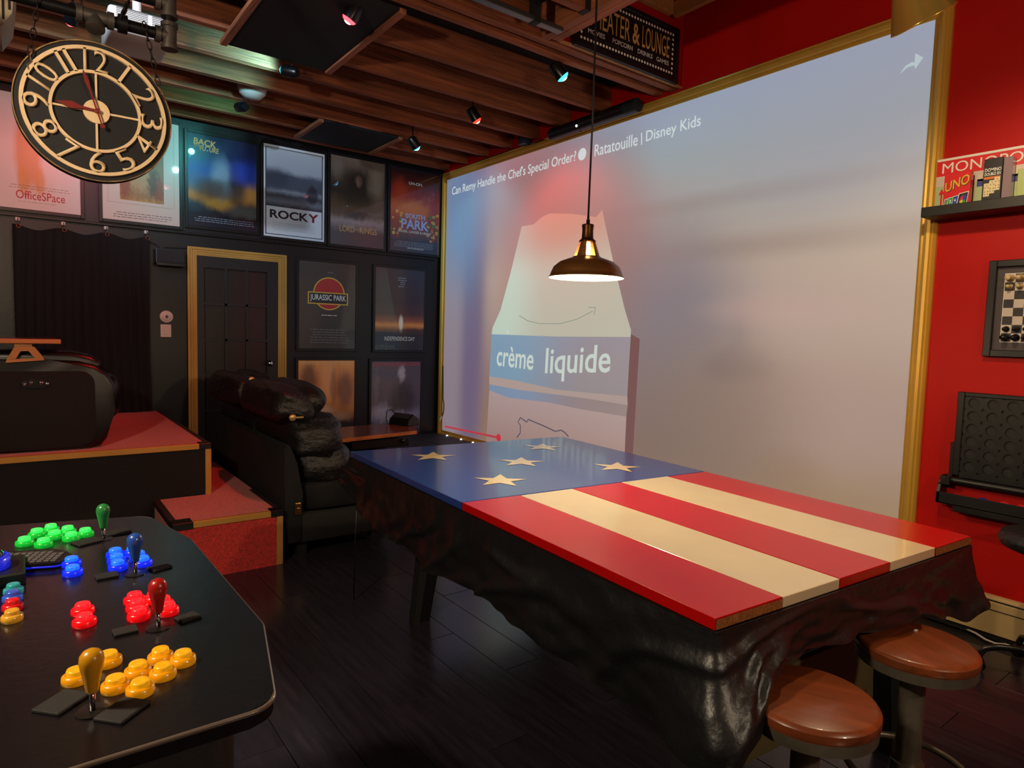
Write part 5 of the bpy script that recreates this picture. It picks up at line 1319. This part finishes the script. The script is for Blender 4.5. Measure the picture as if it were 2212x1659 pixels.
def piece(i, j, kind, m, colour):
    s = sq * .42; c = (-.0146, by0 - (i + .5) * sq, bz1 - (j + .5) * sq)
    pf = {'pawn': [(s * .8, 0), (s * .8, .006), (s * .35, .012), (s * .3, .026), (s * .5, .03), (s * .5, .038), (s * .25, .045), (0, .046)],
          'rook': [(s, 0), (s, .006), (s * .5, .014), (s * .45, .034), (s * .7, .038), (s * .7, .05), (0, .05)],
          'knight': [(s, 0), (s, .006), (s * .5, .014), (s * .55, .03), (s * .8, .036), (s * .5, .052), (0, .055)],
          'bishop': [(s, 0), (s, .006), (s * .45, .014), (s * .35, .04), (s * .55, .046), (s * .4, .058), (0, .064)]}[kind]
    o = MB().lathe(pf, c, (-1, 0, 0), 18).build('chess_' + kind, m, None, True)
    row = {0: 'top', 1: 'second', 6: 'seventh', 7: 'bottom'}[j]
    o['label'] = '%s chess pawn in line with the %s %s on the wall chess board' % (colour, colour, ('rook', 'knight', 'bishop')[i]) if kind == 'pawn' else '%s chess %s on the %s row of the wall chess board' % (colour, kind, row); o['category'] = 'chess piece'
    o['group'] = '%s chess pieces on the wall board' % colour
for i in range(3):
    k_ = ('rook', 'knight', 'bishop')[i]
    piece(i, 0, k_, cream_p, 'cream'); piece(i, 1, 'pawn', cream_p, 'cream'); piece(i, 6, 'pawn', black_p, 'black'); piece(i, 7, k_, black_p, 'black')

# wall-mounted four-in-a-row game
g4 = root('wall_grid_game', 'black wall-mounted disc game board with round holes and a tray', 'wall game', (0, -5.75, .64))
gy0, gy1 = -5.404, -6.10; gz0, gz1 = .80, 1.25
gbm = mat('game_black', (16, 14, 15), .45)
pitch_y = .084; pitch_z = .0665; hr = .0255
# front plate with holes: build per-cell with round openings
def holed():
    mb = MB(); y_ = P(2105, 871, 0, -.05).y; z_ = P(2105, 871, 0, -.05).z
    ny, nz = 7, 6; n = 24
    Y = [gy0 - .02 - pitch_y * i for i in range(ny + 1)]; y_start = y_ + pitch_y / 2
    for i in range(ny):
        for j in range(nz):
            cy, cz = y_ - i * pitch_y, z_ - j * pitch_z; hy, hz = pitch_y / 2, pitch_z / 2
            inn = []; outr = []
            for k_ in range(n):
                a = 2 * PI * k_ / n; ca, sa = math.cos(a), math.sin(a)
                t = min(hy / abs(ca) if abs(ca) > 1e-6 else 9, hz / abs(sa) if abs(sa) > 1e-6 else 9)
                outr.append(mb.bm.verts.new((-.055, cy + ca * t, cz + sa * t))); inn.append(mb.bm.verts.new((-.055, cy + ca * hr, cz + sa * hr)))
            inn2 = [mb.bm.verts.new((-.045, v.co.y, v.co.z)) for v in inn]
            for k_ in range(n):
                l = (k_ + 1) % n
                mb.bm.faces.new((outr[k_], outr[l], inn[l], inn[k_])); mb.bm.faces.new((inn[k_], inn[l], inn2[l], inn2[k_]))
    ye = y_ - (ny - .5) * pitch_y; ys = y_ + pitch_y / 2; zs = z_ + pitch_z / 2; ze = z_ - (nz - .5) * pitch_z
    return mb, ys, ye, zs, ze
mb, ys, ye, zs, ze = holed()
mb.build('holed_plate', gbm, g4)
MB().box((-.046, ye, ze), (-.03, ys, zs)).build('back_plate', mat('game_back', (26, 23, 24), .6), g4)
for (a, b, c, d) in ((ys, gy0, ze - .02, gz1), (ye - .03, ye, ze - .02, gz1), (ye, ys, zs, gz1), (ye, ys, ze - .03, ze)):
    MB().box((-.062, a, c), (-.02, b, d), .003, 1).build('board_edge', gbm, g4)
tz0, tz1 = .655, .715
ty0_, ty1_ = -5.352, ye - .085
MB().box((-.10, ty1_, tz0), (-.092, ty0_, tz1), .002, 1).build('tray_front', gbm, g4)
MB().box((-.10, ty1_, tz0 - .03), (-.002, ty0_ - .08, tz0 + .004), .004, 1).build('tray_floor', gbm, g4)
MB().box((-.10, ty1_, tz0), (-.012, ty0_ - .01, tz0 + .006)).build('tray_floor', gbm, g4)
for yy, sg_ in ((ty0_, -1), (ty1_, 1)):
    MB().prism([(-.10, tz0), (-.004, tz0), (-.004, .80), (-.05, .80), (-.075, .775), (-.10, tz1)], 1, yy, yy + sg_ * .016, .002, 1).build('side_bracket', gbm, g4)
    MB().prism([(yy + sg_ * .0, .755), (yy + sg_ * .055, .755), (yy + sg_ * .055, .80), (yy + sg_ * .04, .80), (yy + sg_ * .022, .785)], 0, -.09, -.01, .002, 1).build('bracket_curve', gbm, g4)
    MB().box((-.058, yy + sg_ * .036, .78), (-.01, yy + sg_ * .054, .98), .002, 1).build('side_post', gbm, g4)
MB().cyl((-.055, ty0_ - .018, .78), (-.055, ty1_ + .02, .78), .018, 14).build('front_rail', gbm, g4)
for nm, col_, px, py, lab in (('blue', (44, 40, 150), 2124, 1073, 'blue plastic game disc in the tray of the wall game'), ('red', (220, 40, 50), 2170, 1080, 'red plastic game disc next to the blue disc in the game tray'), ('red', (220, 40, 50), 2207, 1088, 'red plastic game disc beside another red disc in the game tray')):
    c = P(px, py, 0, -.075)
    o = MB().lathe([(.014, -.0045), (.027, -.0045), (.029, -.002), (.029, .002), (.027, .0045), (.014, .0045), (.0135, .0025), (0, .0025)], (-.075, c.y, tz0 + .0355), (-1, 0, 0), 32).build('game_disc', mat('disc_' + nm, col_, .35), None, angle=40)
    thing(o, lab, 'game disc', 'discs in the game tray')

# baseboard heater along the right wall
hz = .215
hb2 = root('baseboard_heater', 'cream metal baseboard heater along the foot of the red wall', 'heater', (0, -6.3, 0))
MB().prism([(-.06, .03), (-.002, .03), (-.002, hz), (-.03, hz), (-.045, hz - .012), (-.045, hz - .02), (-.058, hz - .026), (-.060, hz - .06)], 1, -8.2, -5.3, .0).build('cover', cream_enamel, hb2)
MB().box((-.0615, -7.6, hz - .064), (-.055, -5.36, hz - .060)).build('louver_slot', black_matte, hb2)
MB().box((-.052, -7.9, hz - .0185), (-.044, -5.32, hz - .0155)).build('louver_slot', black_matte, hb2)
MB().box((-.05, -8.15, 0), (-.004, -5.33, .03)).build('foot_gap_shade', black_matte, hb2)  # solid black block stands for the shadow in the gap underneath
cbl = MB().tube([P(2090, 1360, 2, .0065), P(2108, 1368, 2, .0065), P(2128, 1381, 2, .0065), P(2150, 1390, 2, .0065), P(2172, 1392, 2, .0065), P(2192, 1399, 2, .0065), P(2230, 1410, 2, .0065)], .0055, 8).build('white_cable', white_plastic, None, True)
thing(cbl, 'white cable lying on the floor in front of the cream heater', 'cable')

# sound bar above the frame
bar_a, bar_b = P(1195, 296, 0, -.10), P(1380, 222, 0, -.10)
sb = root('sound_bar', 'long black sound bar mounted above the gold screen frame', 'speaker', tuple((bar_a + bar_b) / 2))
d_ = (bar_b - bar_a)
MB().cyl((-.115, bar_a.y, (bar_a.z + bar_b.z) / 2), (-.115, bar_b.y, (bar_a.z + bar_b.z) / 2), .052, 20).build('body', black_plastic, sb, angle=40)
MB().cyl((-.115, bar_b.y + .12, (bar_a.z + bar_b.z) / 2), (-.115, bar_b.y - .003, (bar_a.z + bar_b.z) / 2), .0535, 20).build('end_cap', mat('dark_blue_cap', (26, 34, 44), .5), sb, angle=40)
my = bar_a.lerp(bar_b, .37).y; mz = (bar_a.z + bar_b.z) / 2
MB().tube([(-.003, my, mz + .06), (-.10, my, mz + .056), (-.155, my, mz + .02), (-.156, my, mz - .02), (-.11, my, mz - .055)], .006, 8).build('bracket', black_satin, sb)
MB().lathe([(.012, 0), (.009, .006), (0, .008)], (-.162, my, mz - .02), (-1, 0, 0), 12).build('status_led', mat('cool_led', (200, 225, 235), .3, emit=((190, 225, 240), 3.0)), sb)
for yy in (bar_a.y - .15, bar_b.y + .2):
    MB().box((-.10, yy - .015, mz + .015), (-.002, yy + .015, mz + .035)).build('wall_arm', black_satin, sb)
wc = P(1130, 316, 0, -.08) + Vector((0, 0, .045))
sn = root('motion_sensor', 'small dark blue sensor box on the red wall beside the sound bar', 'sensor', tuple(wc))
MB().box((wc.x - .03, wc.y - .05, wc.z - .03), (-.002, wc.y + .05, wc.z + .03), .008, 2).build('case', mat('sensor_blue', (40, 56, 78), .4), sn, angle=40)
wr_ = MB()
wp = [P(1190, 302, 0, -.03), P(1170, 303, 0, -.04), P(1150, 311, 0, -.03), P(1122, 318, 0, -.03), P(1100, 326, 0, -.03), P(1070, 336, 0, -.03), P(1030, 350, 0, -.03), P(985, 366, 0, -.02)]
wire = MB().tube(wp, .006, 6).build('wall_wire', black_plastic, None, True); thing(wire, 'black wire running along the top of the gold screen frame', 'cable')
# black cord with a pale plug in the corner
wp = [P(957, 790, 0, -.03), P(957, 860, 0, -.035), P(959, 875, 0, -.04), P(958, 890, 0, -.04), P(955, 900, 0, -.05)]
crd = root('corner_cord', 'black cord with a small white connector hanging on the screen frame in the corner', 'cable', tuple(wp[-1]))
MB().tube(wp, .006, 6).build('cord', black_plastic, crd, True)
q = P(954, 903, 0, -.05); MB().cyl(q + Vector((0, .0, .03)), q + Vector((-.02, .01, -.03)), .012, 10).build('connector', white_plastic, crd)
# theatre sign on the fascia
sl_, sr_ = P(1236, 110, 1, -3.45), P(1461, 172, 1, -3.45)
szb = (sl_.z + sr_.z) / 2 ; szt = P(1468, 66, 1, -3.45).z
sx0_, sx1_ = sl_.x, sr_.x
sg = root('theatre_sign', 'black marquee sign with gold lettering and white bulb dots on the red fascia', 'sign', ((sx0_ + sx1_) / 2, -3.44, szb))
MB().box((sx0_, -3.458, szb), (sx1_, -3.427, szt), .004, 1).build('board', mat('sign_black', (16, 14, 15), .5), sg)
for (a, b, c, d) in ((sx0_, sx0_ + .035, szb, szt), (sx1_ - .035, sx1_, szb, szt), (sx0_ + .035, sx1_ - .035, szt - .03, szt), (sx0_ + .035, sx1_ - .035, szb, szb + .03)):
    MB().box((a, -.468 - 3, c), (b, -3.4575, d), .003, 1).build('frame_side', mat('sign_frame', (22, 18, 19), .45), sg)
sw_, sh_ = sx1_ - sx0_, szt - szb
gold_t = mat('sign_gold', (226, 176, 92), .5)
def ST(s, u0, v0, u1, v1, m, bold): text('lettering', s, m, (sx0_ + sw_ * u0, -3.4592, szb + sh_ * v0), (sw_ * (u1 - u0), 0, 0), (0, 0, sh_ * (v1 - v0)), sg, bold=bold, nrm=(0, -1, 0))
ST('THEATER', .12, .41, .50, .78, gold_t, .0); ST('&', .525, .41, .595, .76, gold_t, .02); ST('LOUNGE', .62, .41, .90, .78, gold_t, .0)
for s, u0, u1 in (('MOVIES', .12, .27), ('POPCORN', .34, .53), ('DRINKS', .58, .73), ('GAMES', .77, .90)): ST(s, u0, .275, u1, .355, white_print, .012)
mb = MB()
def dot(u, v):
    cx, cz = sx0_ + sw_ * u, szb + sh_ * v
    mb.face([(cx + .0095 * math.cos(k_ * PI / 6), -3.4595, cz + .0095 * math.sin(k_ * PI / 6)) for k_ in range(12)])
for i in range(32):
    u = .065 + (.935 - .065) * i / 31; dot(u, .165); dot(u, .855)
for j in range(1, 8):
    v = .165 + (.69) * j / 8; dot(.065, v); dot(.935, v)
mb.build('bulb_dots', mat('bulb_white', (255, 246, 226), .4), sg)
mb = MB()
for (a, b, c, d) in ((.095, .905, .225, .232), (.095, .905, .80, .807), (.095, .098, .225, .807), (.902, .905, .225, .807)):
    mb.face([(sx0_ + sw_ * u, -3.4588, szb + sh_ * v) for u, v in ((a, c), (b, c), (b, d), (a, d))])
mb.build('inner_line', mat('sign_line', (70, 60, 54), .5), sg)
# thin cord hanging from under the table cover to the floor
hc = MB().tube([tq(.02, .985, .60), tq(.012, .985, .30), tq(.01, .985, .008)], .004, 6).build('black_string', black_plastic, None, True)
hc.name = 'black_string'; thing(hc, 'thin black cord hanging from the far table corner to the floor', 'cord')
